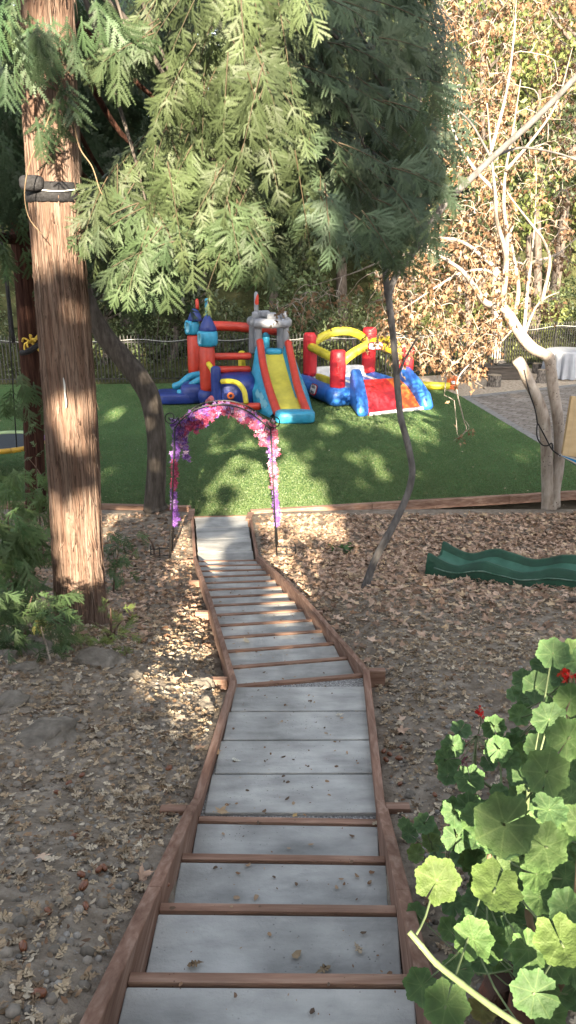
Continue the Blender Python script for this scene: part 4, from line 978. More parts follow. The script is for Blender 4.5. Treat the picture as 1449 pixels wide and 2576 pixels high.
def spray_set(x, y, Y, fc, scale, tm, base, droop=.35, var=.25, side=.25, face=.8):
    n = len(x); P = ATY(x, y, Y)
    d = np.column_stack([x-fc[0], np.zeros(n), -(y-fc[1])]); d /= np.linalg.norm(d, axis=1)[:, None]
    d = d+A([0, 0, -droop])+rng.normal(size=(n, 3))*A([side, side*1.3, side])
    nd = A([0, -face, .55])+rng.normal(size=(n, 3))*.38
    return scatter(tm, P, frames(d, nd), scale, needle_cols(n, base, var))
def catall(L):
    V, F, C, k = [], [], [], 0
    for v, f, c in L: V.append(v); F.append(f+k); C.append(c); k += len(v)
    return np.vstack(V), np.vstack(F), np.vstack(C)
massL = [(420,-60),(330,60),(252,110),(270,160),(400,190),(440,290),(330,400),(250,480),(215,560),(330,640),(280,690),(300,735),(400,730),(500,740),(520,690),(575,640),(690,655),(770,560),(760,300),(760,-60)]
massR = [(700,-60),(720,540),(800,600),(880,625),(905,570),(1030,640),(1085,560),(1105,490),(1080,400),(1095,280),(1065,150),(1050,-60)]
fan_c = (690, -420)
sets = []
def tri(F): return A([t for f in F for t in ([f[0], f[1], f[2]],)+(([f[0], f[2], f[3]],) if len(f) == 4 else ())])
def bough(p, d, nd, L, base, sc):
    """one flat drooping bough: a brown twig with feathery sprays on both sides"""
    d = d/np.linalg.norm(d); p = p-d*L*.62-A([0, 0, -1.])*L*.08; nd = nd-d*np.dot(nd, d); nd /= np.linalg.norm(nd); s = np.cross(nd, d)
    k = 9; t = np.linspace(0, 1, k); Q = p+d*(t*L)[:, None]+A([0, 0, -1.])*(t**2*L*.16)[:, None]
    V, F = tube(Q, np.linspace(.0055, .0015, k), 4, cap=False); out = [(V, tri(F), np.tile(A([.085, .065, .042]), (len(V), 1)))]
    m = int(rng.integers(4, 6)); P, X = [], []
    for i in range(m):
        u = .12+.80*i/m
        for sg in (1, -1):
            uu = min(1, u+rng.uniform(-.05, .05)); q = p+d*uu*L+A([0, 0, -1.])*uu**2*L*.16
            P.append(q); an = R(rng.uniform(32, 58)); X.append(d*math.cos(an)+s*sg*math.sin(an)+A([0, 0, -.12-.25*uu]))
    P.append(Q[-1]-d*.03); X.append(d+A([0, 0, -.5])); P, X = A(P), A(X); n = len(P)
    prof = np.append(np.repeat(np.linspace(1., .62, m), 2), .8)
    out.append(scatter(FROND, P, frames(X, nd+rng.normal(size=(n, 3))*.22), prof*sc*rng.uniform(.8, 1.15, n), A(base)[None]*rng.uniform(.8, 1.2, (n, 1))*rng.uniform(.75, 1.25)))
    return out
for poly, n, base, Y0, Y1, fc, dr in ((massL, 106, (.058,.080,.037), 5.8, 7.7, (610,60), .14), (massR, 88, (.052,.08,.046), 6.5, 8.3, (470,120), .06)):  # right mass tinted bluer, its shade put into the green
    x, y = sample_poly(poly, n); x = x+rng.normal(size=n)*14; Yd = rng.uniform(Y0, Y1, n); P = ATY(x, y-14, Yd)
    for q, xx, yy in zip(P, x, y):
        d = A([xx-fc[0], 0, -max(yy-fc[1], 70)]); d /= np.linalg.norm(d); d = d+A([0, -.25, -dr])+rng.normal(size=3)*A([.30, .45, .22])
        sets += bough(q, d, A([0, -.75, .65])+rng.normal(size=3)*.35, rng.uniform(.40, .75), base, rng.uniform(.20, .30))
for (xx, yy, vx, vy) in ((370,640,-.7,.5),(400,650,-.2,.8),(330,625,-.9,.35),(425,615,.2,.8),(540,570,.5,.6),(360,660,-.4,.8),(600,590,.2,.9),(650,600,.5,.7),(570,600,-.2,.8),(250,540,-.9,.4),(280,560,-.7,.6),(330,110,-.8,.5),(300,120,-.9,.3),(880,560,.5,.7),(960,570,.6,.6),(1020,520,.8,.4),(1060,440,.9,.3),(820,560,.2,.9)):
    for r_ in range(2):
        q = ATY(A([xx+rng.normal()*12]), A([yy+8+rng.normal()*12]), A([rng.uniform(5.8, 6.4)]))[0]
        sets += bough(q, A([vx, -.25, -vy])+rng.normal(size=3)*.15, A([0, -.8, .6])+rng.normal(size=3)*.25, rng.uniform(.35, .5), (.056,.086,.042) if xx < 700 else (.056,.088,.056), rng.uniform(.2, .27))
# tips that spill out of the outline
tips = [(262,120),(300,150),(285,130),(230,560),(245,590),(300,640),(330,655),(290,690),(320,700),(360,690),(400,700),(440,690),(480,690),(350,650),(600,640),(650,650),(560,650),(820,590),(860,600),(960,600),(1000,620),(1080,540),(1085,410),(1060,300),(1075,220),(470,560),(420,600)]
x, y = A(tips, float).T; n = len(x); sets.append(spray_set(np.repeat(x, 2)+rng.normal(size=2*n)*14, np.repeat(y, 2)+rng.normal(size=2*n)*14-20, rng.uniform(5.8, 6.6, 2*n), fan_c, rng.uniform(.2, .34, 2*n), FROND, (.06,.09,.046)))
# interior sprays, shade put into their darker green
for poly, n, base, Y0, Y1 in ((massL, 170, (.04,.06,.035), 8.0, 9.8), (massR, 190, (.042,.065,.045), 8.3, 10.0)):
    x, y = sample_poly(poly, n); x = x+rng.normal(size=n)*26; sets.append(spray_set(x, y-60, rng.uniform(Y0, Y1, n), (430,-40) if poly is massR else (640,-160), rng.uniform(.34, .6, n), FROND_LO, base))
# sprays that hang by the trunk
for (x0, y0, n, Yc, sp, fc) in ((200,40,10,5.9,55,(150,-200)),(40,30,16,5.6,42,(120,-200)),(120,250,3,5.75,10,(140,100)),(105,300,4,5.75,8,(112,200)),(30,140,6,5.8,35,(100,-60)),(150,200,3,5.8,15,(130,60)),(95,60,7,5.7,30,(100,-160))):
    x = x0+rng.normal(size=n)*sp; y = y0+rng.normal(size=n)*sp*.8; sets.append(spray_set(x, y, Yc+rng.normal(size=n)*.12, fc, rng.uniform(.2, .34, n), FROND, (.048,.08,.042)))
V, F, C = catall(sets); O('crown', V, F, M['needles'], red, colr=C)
# limbs reaching out from the trunk into the drooping crown
org = A([-2.30, 6.35, 7.2])
for k, (x, y, Yd) in enumerate([(330,120,6.6),(470,330,7.2),(380,560,6.8),(560,480,7.0),(620,250,7.4),(740,420,7.4),(850,330,7.6),(950,450,7.8),(1020,300,8.0),(700,90,7.6),(930,120,8.1)]):
    e = atY(x, y, Yd); o0 = org+A([0, .1*random.uniform(-1,1), random.uniform(-.9,1.6)]); mid = (o0+e)/2+A([0,.3,.55+.3*random.random()])
    limb_tube('limb', [o0, mid, e*.7+mid*.3+A([0,0,.15]), e], .034, .006, M['bark_grey'], red)
for pts, r in (([(190,140),(300,330),(420,440),(520,600)], .03), ([(195,330),(260,440),(330,520)], .022), ([(195,60),(380,240),(520,330)], .03), ([(190,420),(240,470),(300,520)], .02)):
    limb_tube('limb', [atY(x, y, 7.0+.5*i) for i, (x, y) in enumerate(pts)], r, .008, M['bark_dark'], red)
for pts in ([(152,120),(157,170),(150,220),(110,330),(78,400),(62,480),(72,545),(105,590)], [(170,235),(182,290),(200,370),(232,420),(250,475),(258,490)], [(152,90),(150,140),(165,175),(185,190)]):
    limb_tube('dangling_twig', [atY(x, y, 5.85) for x, y in pts], .0065, .003, M['woody'], red, 6)
# black padded band with a wire round the trunk
zc = float(atY(138,486,YT)[2]); P0 = A([np.interp(zc, TP[:,2], TP[:,0]), YT, zc]); r0 = float(np.interp(zc, TP[:,2], TR))
band = T('trunk_band', 'black padded band with a thin pale wire strapped round the big redwood trunk', 'trunk band', P0)
hb = 44/2/FOC*6.1
V, F = lathe(P0, [(r0*.98,-hb),(r0*1.06,-hb*.95),(r0*1.075,-hb*.3),(r0*1.055,0),(r0*1.08,hb*.4),(r0*1.06,hb*.96),(r0*.98,hb)], 48); 
V = P0+(V-P0)*(1+.03*(fbm3((V-P0)*14, 2)-.5))[:, None]; O('pad', V, F, M['rubber'], band)
a = np.linspace(0, 2*math.pi, 60); V, F = tube(A([P0+A([r0*1.1*math.cos(t), r0*1.1*math.sin(t), .02+.018*math.sin(t*2+1)]) for t in a]), .005, 6, cap=False); O('wire', V, F, M['wire'], band)
V, F = blob(P0+A([-.10,-r0*1.06,.055]), (.09,.05,.055), .6, n=14); O('strap_end', V, F, M['rubber'], band)
# ---- dark redwood behind it
dk = T('redwood_tree', 'slimmer dark redwood standing in shade behind the big redwood at the left edge', 'redwood tree', at(88,1262))
dp = [(90,1268),(88,1180),(84,1060),(80,950),(74,850),(66,720),(52,600),(42,520),(32,430),(20,300),(5,100),(-8,-60)]; dw = [56,50,49,50,52,52,48,46,46,44,44,42]
YD = 12.75
DP = A([atY(x, y, YD) for x, y in dp]); DR = A([w/2/FOC*YD*1.02 for w in dw]); DP[0,2] -= .1
DP = np.vstack([DP, DP[-1]+A([-.2,0,5.])]); DR = np.append(DR, .15)
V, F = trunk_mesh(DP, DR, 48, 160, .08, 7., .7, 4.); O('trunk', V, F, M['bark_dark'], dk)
sets = []
mD = [(-60,-60),(440,-60),(430,420),(330,480),(230,540),(200,640),(110,560),(60,420),(-60,520)]
x, y = sample_poly(mD, 520); sets.append(spray_set(x, y, rng.uniform(9.5, 13.5, 520), (60,-420), rng.uniform(.4, .75, 520), FROND_LO, (.035,.062,.034)))  # dark fronds with shade put into their green
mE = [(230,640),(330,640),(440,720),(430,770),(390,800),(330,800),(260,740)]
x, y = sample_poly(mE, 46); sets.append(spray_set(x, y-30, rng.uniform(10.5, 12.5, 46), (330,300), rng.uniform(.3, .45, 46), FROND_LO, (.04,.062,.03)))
for (x0, y0, n, sp, sc_) in ((20,540,8,30,.4),(110,700,4,12,.35),(70,950,5,18,.34),(45,980,6,22,.34),(112,1020,6,16,.3),(20,1010,6,22,.34),(10,640,5,20,.4),(466,770,2,6,.2)):
    x = x0+rng.normal(size=n)*sp; y = y0+rng.normal(size=n)*sp; sets.append(spray_set(x, y, 11.6+rng.normal(size=n)*.3, (x0-20, y0-300), rng.uniform(.8, 1.2, n)*sc_, FROND, (.06,.10,.045)))
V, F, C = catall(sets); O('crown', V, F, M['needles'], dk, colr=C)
for k, (x, y, Yd) in enumerate([(200,120,11),(300,300,11.5),(400,200,10.5),(260,480,11),(380,760,11.5),(60,250,11),(330,60,11)]):
    e = atY(x, y, Yd); s = k/7; o0 = DP[8]*(1-s)+DP[11]*s; limb_tube('limb', [o0, (o0+e)/2+A([0,0,.5]), e], .05, .01, M['bark_dark'], dk)
limb_tube('limb', [atY(52,600,YD), atY(20,600,YD-.3), atY(-30,585,YD-.8)], .09, .06, M['bark_dark'], dk); limb_tube('limb', [atY(52,600,YD), atY(90,628,YD+.3), atY(150,610,YD+.8)], .09, .06, M['bark_dark'], dk)
# strap, clip and yellow rope knot on that trunk
kn = T('yellow_rope_knot', 'frayed yellow rope knot with steel clip tied to the dark redwood trunk', 'rope', atY(78,862,YD-.35))
p = atY(80,862,YD-.35)
for k in range(7):
    d = rng.normal(size=3)*A([.07,.05,.07]); V, F = tube([p, p+d+A([0,-.03,.05]), p+d*1.6+A([.02,0,-.02])], .016, 6, 8); O('rope_loop', V, F, M['yellow_rope'], kn)
V, F = tube([p, p+A([.12,-.02,-.13]), p+A([.20,-.02,-.20])], .018, 6, 8); O('rope_end', V, F, M['yellow_rope'], kn)
V, F = tube([p+A([.18,-.03,-.20]), p+A([.25,-.03,-.30]), p+A([.22,-.03,-.34])], .012, 6, 8); O('steel_clip', V, F, M['steel'], kn)
V, F = tube([p+A([-.2,.05,-.17]), p+A([-.05,-.02,-.13]), p+A([.12,.0,-.03]), p+A([.3,.2,.02])], .045, 10, 14); tag(O('tree_strap', V, F, M['rubber']), 'thick black strap round the dark redwood trunk below the yellow knot', 'strap')
V, F = tube([atY(2,585,14.2), atY(18,720,14.2), atY(34,862,14.2)], .036, 8, 10); tag(O('hanging_pole', V, F, M['rubber']), 'straight black pole hanging at the far left edge, beyond the dark redwood', 'pole')
# ---- curved dark tree at the edge of the lawn
cv = T('curved_tree', 'leaning dark grey tree with a strongly bowed trunk at the lawn edge', 'tree', at(390,1270))
YC = 12.75
cp = [(391,1280),(389,1262),(394,1180),(393,1090),(378,1005),(350,952),(308,900),(268,852),(240,806),(222,765),(205,700),(180,600),(140,480)]; cw = [66,56,50,49,52,52,50,46,43,40,36,32,28]
CPt = A([atY(x, y, YC) for x, y in cp]); CR = A([w/2/FOC*YC*1.02 for w in cw])
V, F = trunk_mesh(CPt, CR, 40, 140, .05, 5., 1.5, 8.); O('trunk', V, F, M['bark_grey'], cv)
x, y = sample_poly([(140,420),(330,600),(420,760),(330,800),(240,740),(130,600)], 420); P = ATY(x, y, rng.uniform(12, 14.5, 420))
V, F, C = scatter(LEAF, P, rand_frames(420, 0, .3), rng.uniform(.10,.18,420), needle_cols(420, (.05,.07,.025), .4)); O('crown', V, F, M['leaf'], cv, colr=C)
for e in ((330,640),(390,720),(260,690),(180,520)):
    limb_tube('limb', [atY(222,765,YC), (atY(222,765,YC)+atY(e[0],e[1],YC+.6))/2+A([0,0,.15]), atY(e[0], e[1], YC+.6)], .035, .008, M['bark_grey'], cv)
# ---- thin leaning tree beside the stairs
tn = T('thin_tree', 'thin grey leaning tree with a wavy stem rising from the leaves beside the stairs', 'tree', on_ground(920,1478))
b_ = on_ground(920,1480); YN = float(b_[1])
np_ = [(918,1486),(922,1468),(945,1405),(985,1330),(1018,1262),(1034,1212),(1036,1170),(1024,1110),(1008,1050),(1001,985),(994,900),(984,800),(975,730)]; nw = [28,22,20,19,18,17.5,17,17,16.5,16.5,16.5,16.5,17]
NP = A([atY(x, y, YN+.012*i) for i, (x, y) in enumerate(np_)]); NR = A([w/2/FOC*YN*1.02 for w in nw])
V, F = trunk_mesh(NP, NR, 20, 130, .07, 2., 3., 2.); O('trunk', V, F, M['bark_slate'], tn)
jj = NP[-1]
limb_tube('limb', [jj+A([0,0,-.05]), atY(969,680,YN+.2), atY(963,630,YN+.25), atY(955,520,YN+.3), atY(940,380,YN+.4)], .036, .012, M['bark_slate'], tn)
limb_tube('limb', [jj+A([0,0,-.07]), atY(1000,685,YN+.15), atY(1030,650,YN+.1), atY(1058,605,YN+.1), atY(1116,518,YN), atY(1194,440,YN-.1), atY(1240,395,YN-.1), atY(1350,295,YN-.2), atY(1470,172,YN-.3)], .036, .028, M['bark_slate'], tn, 10, 70)
limb_tube('limb', [atY(1000,945,YN+.1), atY(1018,905,YN+.05), atY(1042,862,YN), atY(1050,850,YN)], .014, .009, M['bark_slate'], tn)
limb_tube('limb', [atY(1240,395,YN-.1), atY(1310,372,YN+.2), atY(1400,385,YN+.4), atY(1470,410,YN+.5)], .014, .008, M['bark_slate'], tn)
limb_tube('limb', [atY(1236,400,YN-.1), atY(1215,360,YN), atY(1185,310,YN+.2), atY(1150,275,YN+.3)], .014, .008, M['bark_slate'], tn)
# ---- forked pale maple with hanging dead leaves
mp_ = T('maple_tree', 'forked pale-barked maple with bare branches and hanging dead brown leaves', 'maple tree', at(1387,1268,.05))
YM = 13.1
def mt(pts, w, name='trunk', n=14, res=None, Ys=None):
    P = A([atY(x, y, YM+(Ys[i] if Ys else 0)) for i, (x, y) in enumerate(pts)]); r = A(w)/2/FOC*YM*1.03
    V, F = trunk_mesh(P, r, n, res or 8*len(P), .07, 2.2, 3., len(pts)); return O(name, V, F, M['bark_pale'], mp_), P
mt([(1384,1278),(1380,1240),(1377,1190),(1374,1110),(1366,1045),(1350,1000),(1330,960),(1314,925),(1302,908),(1299,903)], [46,34,31,30,29,28,28,28,29,22], n=24, res=80)
mt([(1392,1274),(1394,1230),(1404,1180),(1408,1110),(1402,1040),(1392,980),(1386,930),(1383,904),(1366,890),(1341,877),(1316,851),(1296,820),(1280,793),(1262,768)], [36,32,29,28,27,27,26,28,26,27,27,26,24,20], n=24, res=110)
LIMBS = [([(1262,768),(1222,762),(1194,722),(1163,683),(1132,660),(1077,628),(1020,600)], 16, 5), ([(1264,764),(1269,715),(1273,660),(1267,617),(1249,550),(1245,480),(1235,380),(1225,260)], 15, 5), ([(1270,690),(1275,597),(1267,518),(1272,430),(1290,330),(1310,200)], 11, 4),
  ([(1296,790),(1304,722),(1289,628),(1277,570),(1262,500)], 11, 4), ([(1261,711),(1234,683),(1187,680),(1130,700),(1090,740)], 8, 3), ([(1240,668),(1171,613),(1116,599),(1085,597),(1040,560)], 9, 3), ([(1318,832),(1328,715),(1336,660),(1345,560),(1350,430)], 8, 3),
  ([(1316,851),(1345,778),(1372,750),(1405,735)], 7, 3), ([(1363,760),(1383,660),(1367,605),(1344,573),(1289,503),(1240,430),(1170,330)], 8, 3), ([(1336,660),(1400,640),(1449,600)], 6, 3), ([(1245,480),(1190,420),(1140,330),(1110,200),(1100,60)], 7, 3), ([(1272,430),(1340,350),(1400,260),(1440,120)], 7, 3),
  ([(1296,820),(1250,870),(1200,900),(1150,960),(1165,1050),(1172,1082),(1140,1110)], 5, 2), ([(1163,683),(1100,720),(1040,760),(990,790)], 6, 2), ([(1077,628),(980,650),(880,690),(780,720)], 6, 2), ([(1235,380),(1270,250),(1290,120),(1300,-20)], 7, 3)]
nodes = []
for i, (pts, w0, w1) in enumerate(LIMBS):
    dy = random.uniform(-1, 1); y0_ = 0.
    if nodes:
        nn = np.vstack(nodes); dd = nn[:,1]*CP+(CAM_Z-nn[:,2])*SP; px_ = CX+FOC*nn[:,0]/dd; py_ = CY-FOC*(nn[:,1]*SP-(CAM_Z-nn[:,2])*CP)/dd; k_ = int(np.argmin((px_-pts[0][0])**2+(py_-pts[0][1])**2))
        if math.hypot(px_[k_]-pts[0][0], py_[k_]-pts[0][1]) < 25: y0_ = float(nn[k_,1]-YM)
    Ys = [y0_+dy*(j/(len(pts)-1))*1.6 for j in range(len(pts))]
    o, P = mt(pts, np.linspace(w0*1.1, w1*.5, len(pts)), 'limb', 9, None, Ys); nodes.append(catmull(P, 24)[1:])
nodes = np.vstack(nodes)
lm = [(1065,-60),(1500,-60),(1500,420),(1440,640),(1390,830),(1290,760),(1240,930),(1150,960),(1060,920),(1010,930),(900,830),(760,800),(690,800),(690,750),(850,720),(1000,640),(1090,500),(1060,150)]
x, y = sample_poly(lm, 520); hot = [(1030,620),(1290,470),(1290,760),(1200,950),(1060,900),(960,850),(970,680)]; x2, y2 = sample_poly(hot, 330); top = [(1080,0),(1300,0),(1290,430),(1100,430)]; x3, y3 = sample_poly(top, 110)
x, y = np.concatenate([x, x2, x3, A([1150,1178,700,740,1010,1020])]), np.concatenate([y, y2, y3, A([1090,1080,790,800,770,800])])
CPOS = ATY(x, y, YM+rng.uniform(-.8, 3.0, len(x)))
order = np.argsort([np.min(np.sum((nodes-c)**2, 1)) for c in CPOS]); twigs = []; LP_, LD_ = [], []
for k in order:
    c = CPOS[k]; d2 = np.sum((nodes-c)**2, 1)+.9*np.maximum(0, c[2]-nodes[:,2]+.1)**2; j = int(np.argmin(d2)); a = nodes[j]; ln = np.linalg.norm(c-a)
    m1 = a*.65+c*.35+A([0,0,.14*ln])+rng.normal(size=3)*.07*ln; m2 = a*.3+c*.7+A([0,0,.10*ln])+rng.normal(size=3)*.06*ln
    Q = catmull([a, m1, m2, c, c+A([*(rng.normal(size=2)*.10), -.14])], 9); twigs.append(tube(Q, np.linspace(.011 if ln > .6 else .007, .003, 9), 5)); nodes = np.vstack([nodes, Q[2:7]])
    nl = rng.integers(5, 11); s = rng.integers(4, 9, nl); LP_.append(Q[s]+rng.normal(size=(nl, 3))*.04); 
V, F = merge(twigs); O('twigs', V, F, M['bark_pale'], mp_)
P = np.vstack(LP_); n = len(P); x = rng.normal(size=(n, 3))*.55+A([0,0,-1.]); 
def crumple(t):
    out = []
    for v, f in t:
        w = v.copy(); w[:,1] *= .62; w[:,2] = w[:,2]*1.3+.9*w[:,1]**2+.12*np.sin(w[:,0]*7); w[:,0] += .5; out.append((w, f))
    return out
DRYC = A([[.24,.15,.088],[.29,.195,.12],[.19,.115,.068],[.35,.255,.17],[.26,.155,.088]])
V, F, C = scatter(crumple(MAPLE), P+A([0,0,-.02]), frames(x, rng.normal(size=(n, 3))), rng.uniform(.10,.20,n), DRYC[rng.integers(0,5,n)]*rng.uniform(.75,1.2,(n,1))); O('crown', V, F, M['dry'], mp_, colr=C)
# ---- trees beyond the fence
def far_tree(X, Y, h, r, label, base, trunk_r=.16, lean=0., nclump=34, per=110, cz=.60, leaf=.2, name='tree', tm=None, bark='bark_far', trunkpts=None):
    z0 = float(hillz(A([X]), A([Y]))[0]); b = A([X, Y, z0])
    t = T(name, label, 'tree', b, 'trees beyond the iron fence')
    P = trunkpts if trunkpts is not None else [b-A([0,0,.2]), b+A([lean*.3,0,h*.3]), b+A([lean*.8,.1,h*.6]), b+A([lean,.2,h*.92])]
    V, F = trunk_mesh(A(P), np.linspace(trunk_r, trunk_r*.3, len(P)), 14, 50, .1, 2., 1., X); O('trunk', V, F, M[bark], t)
    tips = []
    for k in range(7):
        u = rng.uniform(.35, .85); p = A(P[0])+(A(P[-1])-A(P[0]))*u; a = rng.uniform(0, 6.28); e = p+A([math.cos(a)*r*.75, math.sin(a)*r*.75, rng.uniform(.2, .25)*h])
        V, F = tube([p, (p+e)/2+A([0,0,-.1*h*.2]), e], [trunk_r*.4, trunk_r*.25, .02], 6, 8); O('limb', V, F, M[bark], t)
    cl = rng.normal(size=(nclump, 3)); cl /= np.linalg.norm(cl, axis=1)[:, None]; cl *= rng.uniform(.25, 1., (nclump, 1))**.5
    cen = b+A([lean*.7, 0, h*cz])+cl*A([r, r*.8, h*(1-cz)*1.05]); cs = rng.uniform(.3, .55, nclump)*r*.75
    k = np.repeat(np.arange(nclump), per); n = len(k); q = rng.normal(size=(n, 3)); q /= np.linalg.norm(q, axis=1)[:, None]; q *= rng.uniform(.2, 1, (n, 1))**.4
    pos = cen[k]+q*cs[k][:, None]*A([1, 1, .75]); pos[:, 2] = np.maximum(pos[:, 2], z0+.15)
    cc = A(base)[None]*np.repeat(rng.uniform(.55, 1.35, nclump), per)[:, None]*rng.uniform(.75, 1.3, (n, 1))*(1+rng.normal(size=(n, 3))*.06)
    V, F, C = scatter(tm or LEAF, pos, rand_frames(n, 0, .35), rng.uniform(.6, 1.3, n)*leaf, cc); O('crown', V, F, M['leaf'], t, colr=C)
DG, MG, YG, LG = (.055,.073,.034), (.075,.10,.042), (.10,.12,.036), (.13,.148,.046)  # sunlit yellow-greens and shaded dark greens put into the leaf colours
spec = [
 (-13.5,30,11,3.2,'dark leafy tree beyond the fence behind the platform swing',DG),(-9.5,33,13,3.6,'dark tree beyond the fence between the two redwood trunks',DG),(-6.2,30.5,10,2.8,'dense dark tree beyond the fence behind the bowed trunk',DG),
 (-3.3,32.5,12,3.2,'dark green tree beyond the fence behind the castle rear turret',DG),(-.6,30.3,9.5,2.8,'dark tree beyond the fence directly behind the castle slide',MG),(2.2,32,11,3.2,'tree beyond the fence between castle and bouncer',DG),
 (4.9,31.8,12,3.2,'brown-green tree beyond the fence behind the bouncer',MG),(8.2,34,13,3.4,'sunlit yellow-green tree beyond the fence behind the fire table',YG),(11.6,35,13,3.4,'bright leafy tree beyond the fence behind the round table',LG),(15.5,37,13,3.6,'sunny tree at the far right beyond the fence',YG),
 (-16,41,15,4.5,'tall shaded tree far up the left of the hillside',DG),(-8.5,44,11,4.0,'shaded tree beside the far road',DG),(-1,40,16,4.5,'tall dark tree high on the hillside behind the castle',DG),(6,41,17,4.6,'tall mixed-green tree high on the hillside behind the bouncer',MG),(12.5,44,18,4.8,'tall sunlit tree high on the hillside at the right',YG),(19.5,45,17,5,'large pale green tree at the top right of the hillside',LG),(2.4,48,20,5,'tallest dark tree at the top of the hillside',DG)]
for i, (X, Y, h, r, lab, base) in enumerate(spec):
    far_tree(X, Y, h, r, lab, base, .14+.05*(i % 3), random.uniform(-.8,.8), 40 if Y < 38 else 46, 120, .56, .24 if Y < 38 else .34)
# bushes right behind the fence
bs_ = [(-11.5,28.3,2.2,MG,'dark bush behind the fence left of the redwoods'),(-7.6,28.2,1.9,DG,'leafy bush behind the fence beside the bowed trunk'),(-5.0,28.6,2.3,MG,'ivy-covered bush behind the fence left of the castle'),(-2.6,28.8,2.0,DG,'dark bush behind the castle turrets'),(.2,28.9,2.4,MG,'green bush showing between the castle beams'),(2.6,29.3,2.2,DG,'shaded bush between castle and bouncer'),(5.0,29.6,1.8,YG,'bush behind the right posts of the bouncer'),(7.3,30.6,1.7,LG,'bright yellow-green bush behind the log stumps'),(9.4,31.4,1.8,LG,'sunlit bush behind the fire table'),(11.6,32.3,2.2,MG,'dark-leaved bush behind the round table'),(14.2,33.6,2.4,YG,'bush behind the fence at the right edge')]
for X, Y, h, base, lab in bs_:
    z0 = float(hillz(A([X]), A([Y]))[0]); t = T('bush', lab, 'bush', A([X, Y, z0]), 'bushes behind the iron fence')
    n = 1700; q = rng.normal(size=(n, 3)); q /= np.linalg.norm(q, axis=1)[:, None]; q *= rng.uniform(.3, 1, (n, 1))**.5
    wob = 1+.5*(fbm3(q*2.2+X, 2)-.5)
    pos = A([X, Y, z0+h*.45])+q*A([1.7, .9, h*.62])*wob[:, None]; pos[:, 2] = np.maximum(pos[:, 2], z0)
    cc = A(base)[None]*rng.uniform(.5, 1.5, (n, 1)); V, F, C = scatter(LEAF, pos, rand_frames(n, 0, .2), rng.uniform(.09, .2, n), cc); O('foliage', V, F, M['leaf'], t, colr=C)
    st_ = merge([tube([A([X+dx, Y, z0-.05]), A([X+dx*2.5, Y+.1, z0+h*.8])], [.03, .01], 5) for dx in (-.3, -.1, .15, .35)]); O('stems', *st_, M['bark_far'], t)
n = 9000; x = rng.uniform(-18, 19, n); y = 27.2+.22*np.clip(x, 0, 14)+rng.uniform(0, 1, n)**1.5*13; z = hillz(x, y)+rng.uniform(0, .35, n)
cc = np.where((x > 4.5)[:, None], A([.11,.13,.038]), A([.085,.11,.045]))*rng.uniform(.5, 1.5, (n, 1))  # yellower on the sunny side, the sun put into the colour
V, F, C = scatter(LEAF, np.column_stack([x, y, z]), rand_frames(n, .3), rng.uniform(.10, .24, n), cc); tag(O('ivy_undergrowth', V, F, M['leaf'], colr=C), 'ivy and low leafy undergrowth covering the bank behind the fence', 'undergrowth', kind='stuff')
n = 26000; x = rng.uniform(-40, 45, n); y = rng.uniform(38, 82, n); z = hillz(x, y)+rng.uniform(0, 1.6, n)
k = fbm2(x, y, .35, 3, 6.); cc = np.where((x > 5)[:, None], A([.085,.10,.033]), A([.045,.062,.026]))*(.3+1.5*k)[:, None]*rng.uniform(.6, 1.4, (n, 1))  # right slope lighter, its sun put into the leaf colour
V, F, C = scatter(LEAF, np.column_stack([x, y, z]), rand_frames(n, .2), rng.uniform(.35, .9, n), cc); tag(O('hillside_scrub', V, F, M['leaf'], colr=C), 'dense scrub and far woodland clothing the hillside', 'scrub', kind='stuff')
# bare trunks seen through the fence
for i, ((x0, y0), (x1, y1), Y, r, lab, bk) in enumerate([((432,960),(445,790),28.5,.17,'slanting grey trunk behind the fence left of the castle','bark_grey'),((263,955),(268,790),28.2,.15,'straight grey trunk behind the fence by the bowed tree','bark_grey'),((1243,925),(1246,600),29.6,.26,'pale brown upright trunk behind the fence by the fire table','bark_pale'),((1340,905),(1352,480),31.5,.22,'dark upright trunk behind the fence left of the round table','bark_far'),((1180,930),(1168,640),29.0,.15,'slim dark trunk behind the fence by the log stumps','bark_far'),((1318,900),(1330,520),30.8,.16,'slim dark trunk behind the pale forked tree','bark_far'),((1270,120),(1390,-40),24.,.30,'thick dark limb crossing the top right','bark_far')][:6]):
    X = float(atY(x0, y0, Y)[0]); z0 = float(hillz(A([X]), A([Y]))[0]); b = A([X, Y, z0-.2]); e = atY(x1, y1, Y+.3); top_ = e+(e-b)*.6
    far_tree(X, Y, top_[2]-z0, 1.6, lab, DG if bk != 'bark_pale' else YG, r, 0, 16, 90, .8, .2, bark=bk, trunkpts=[b, b*.55+e*.45+A([.08,0,0]), e, top_])
# ================================================================== LEAF LITTER, STONES
def free(x, y, pad=.10):
    l, r = stair_x(y); k = (x < l-pad) | (x > r+pad)
    return k & (np.hypot(x-TP[1][0], y-TP[1][1]) > .30)
def put(tm, x, y, size, pal, tilt=.35, lift=.012, jit=.25):
    n = len(x); z = ground(x, y)+rng.uniform(.2, 1., n)*lift
    nd = A([0, 0, 1.])+rng.normal(size=(n, 3))*tilt; xd = np.column_stack([rng.normal(size=(n, 2)), np.zeros(n)])
    pal = A(pal); cc = pal[rng.integers(0, len(pal), n)]*rng.uniform(1-jit, 1+jit, (n, 1))
    return scatter(tm, np.column_stack([x, y, z]), frames(xd, nd), size, cc)
PM = [(.39,.275,.205),(.34,.24,.18),(.25,.17,.12),(.46,.345,.265),(.19,.13,.095),(.40,.29,.215),(.30,.20,.14),(.47,.36,.24)]
PO = [(.38,.32,.24),(.32,.26,.185),(.23,.17,.115),(.35,.285,.20),(.17,.125,.085),(.28,.215,.145),(.44,.385,.30)]
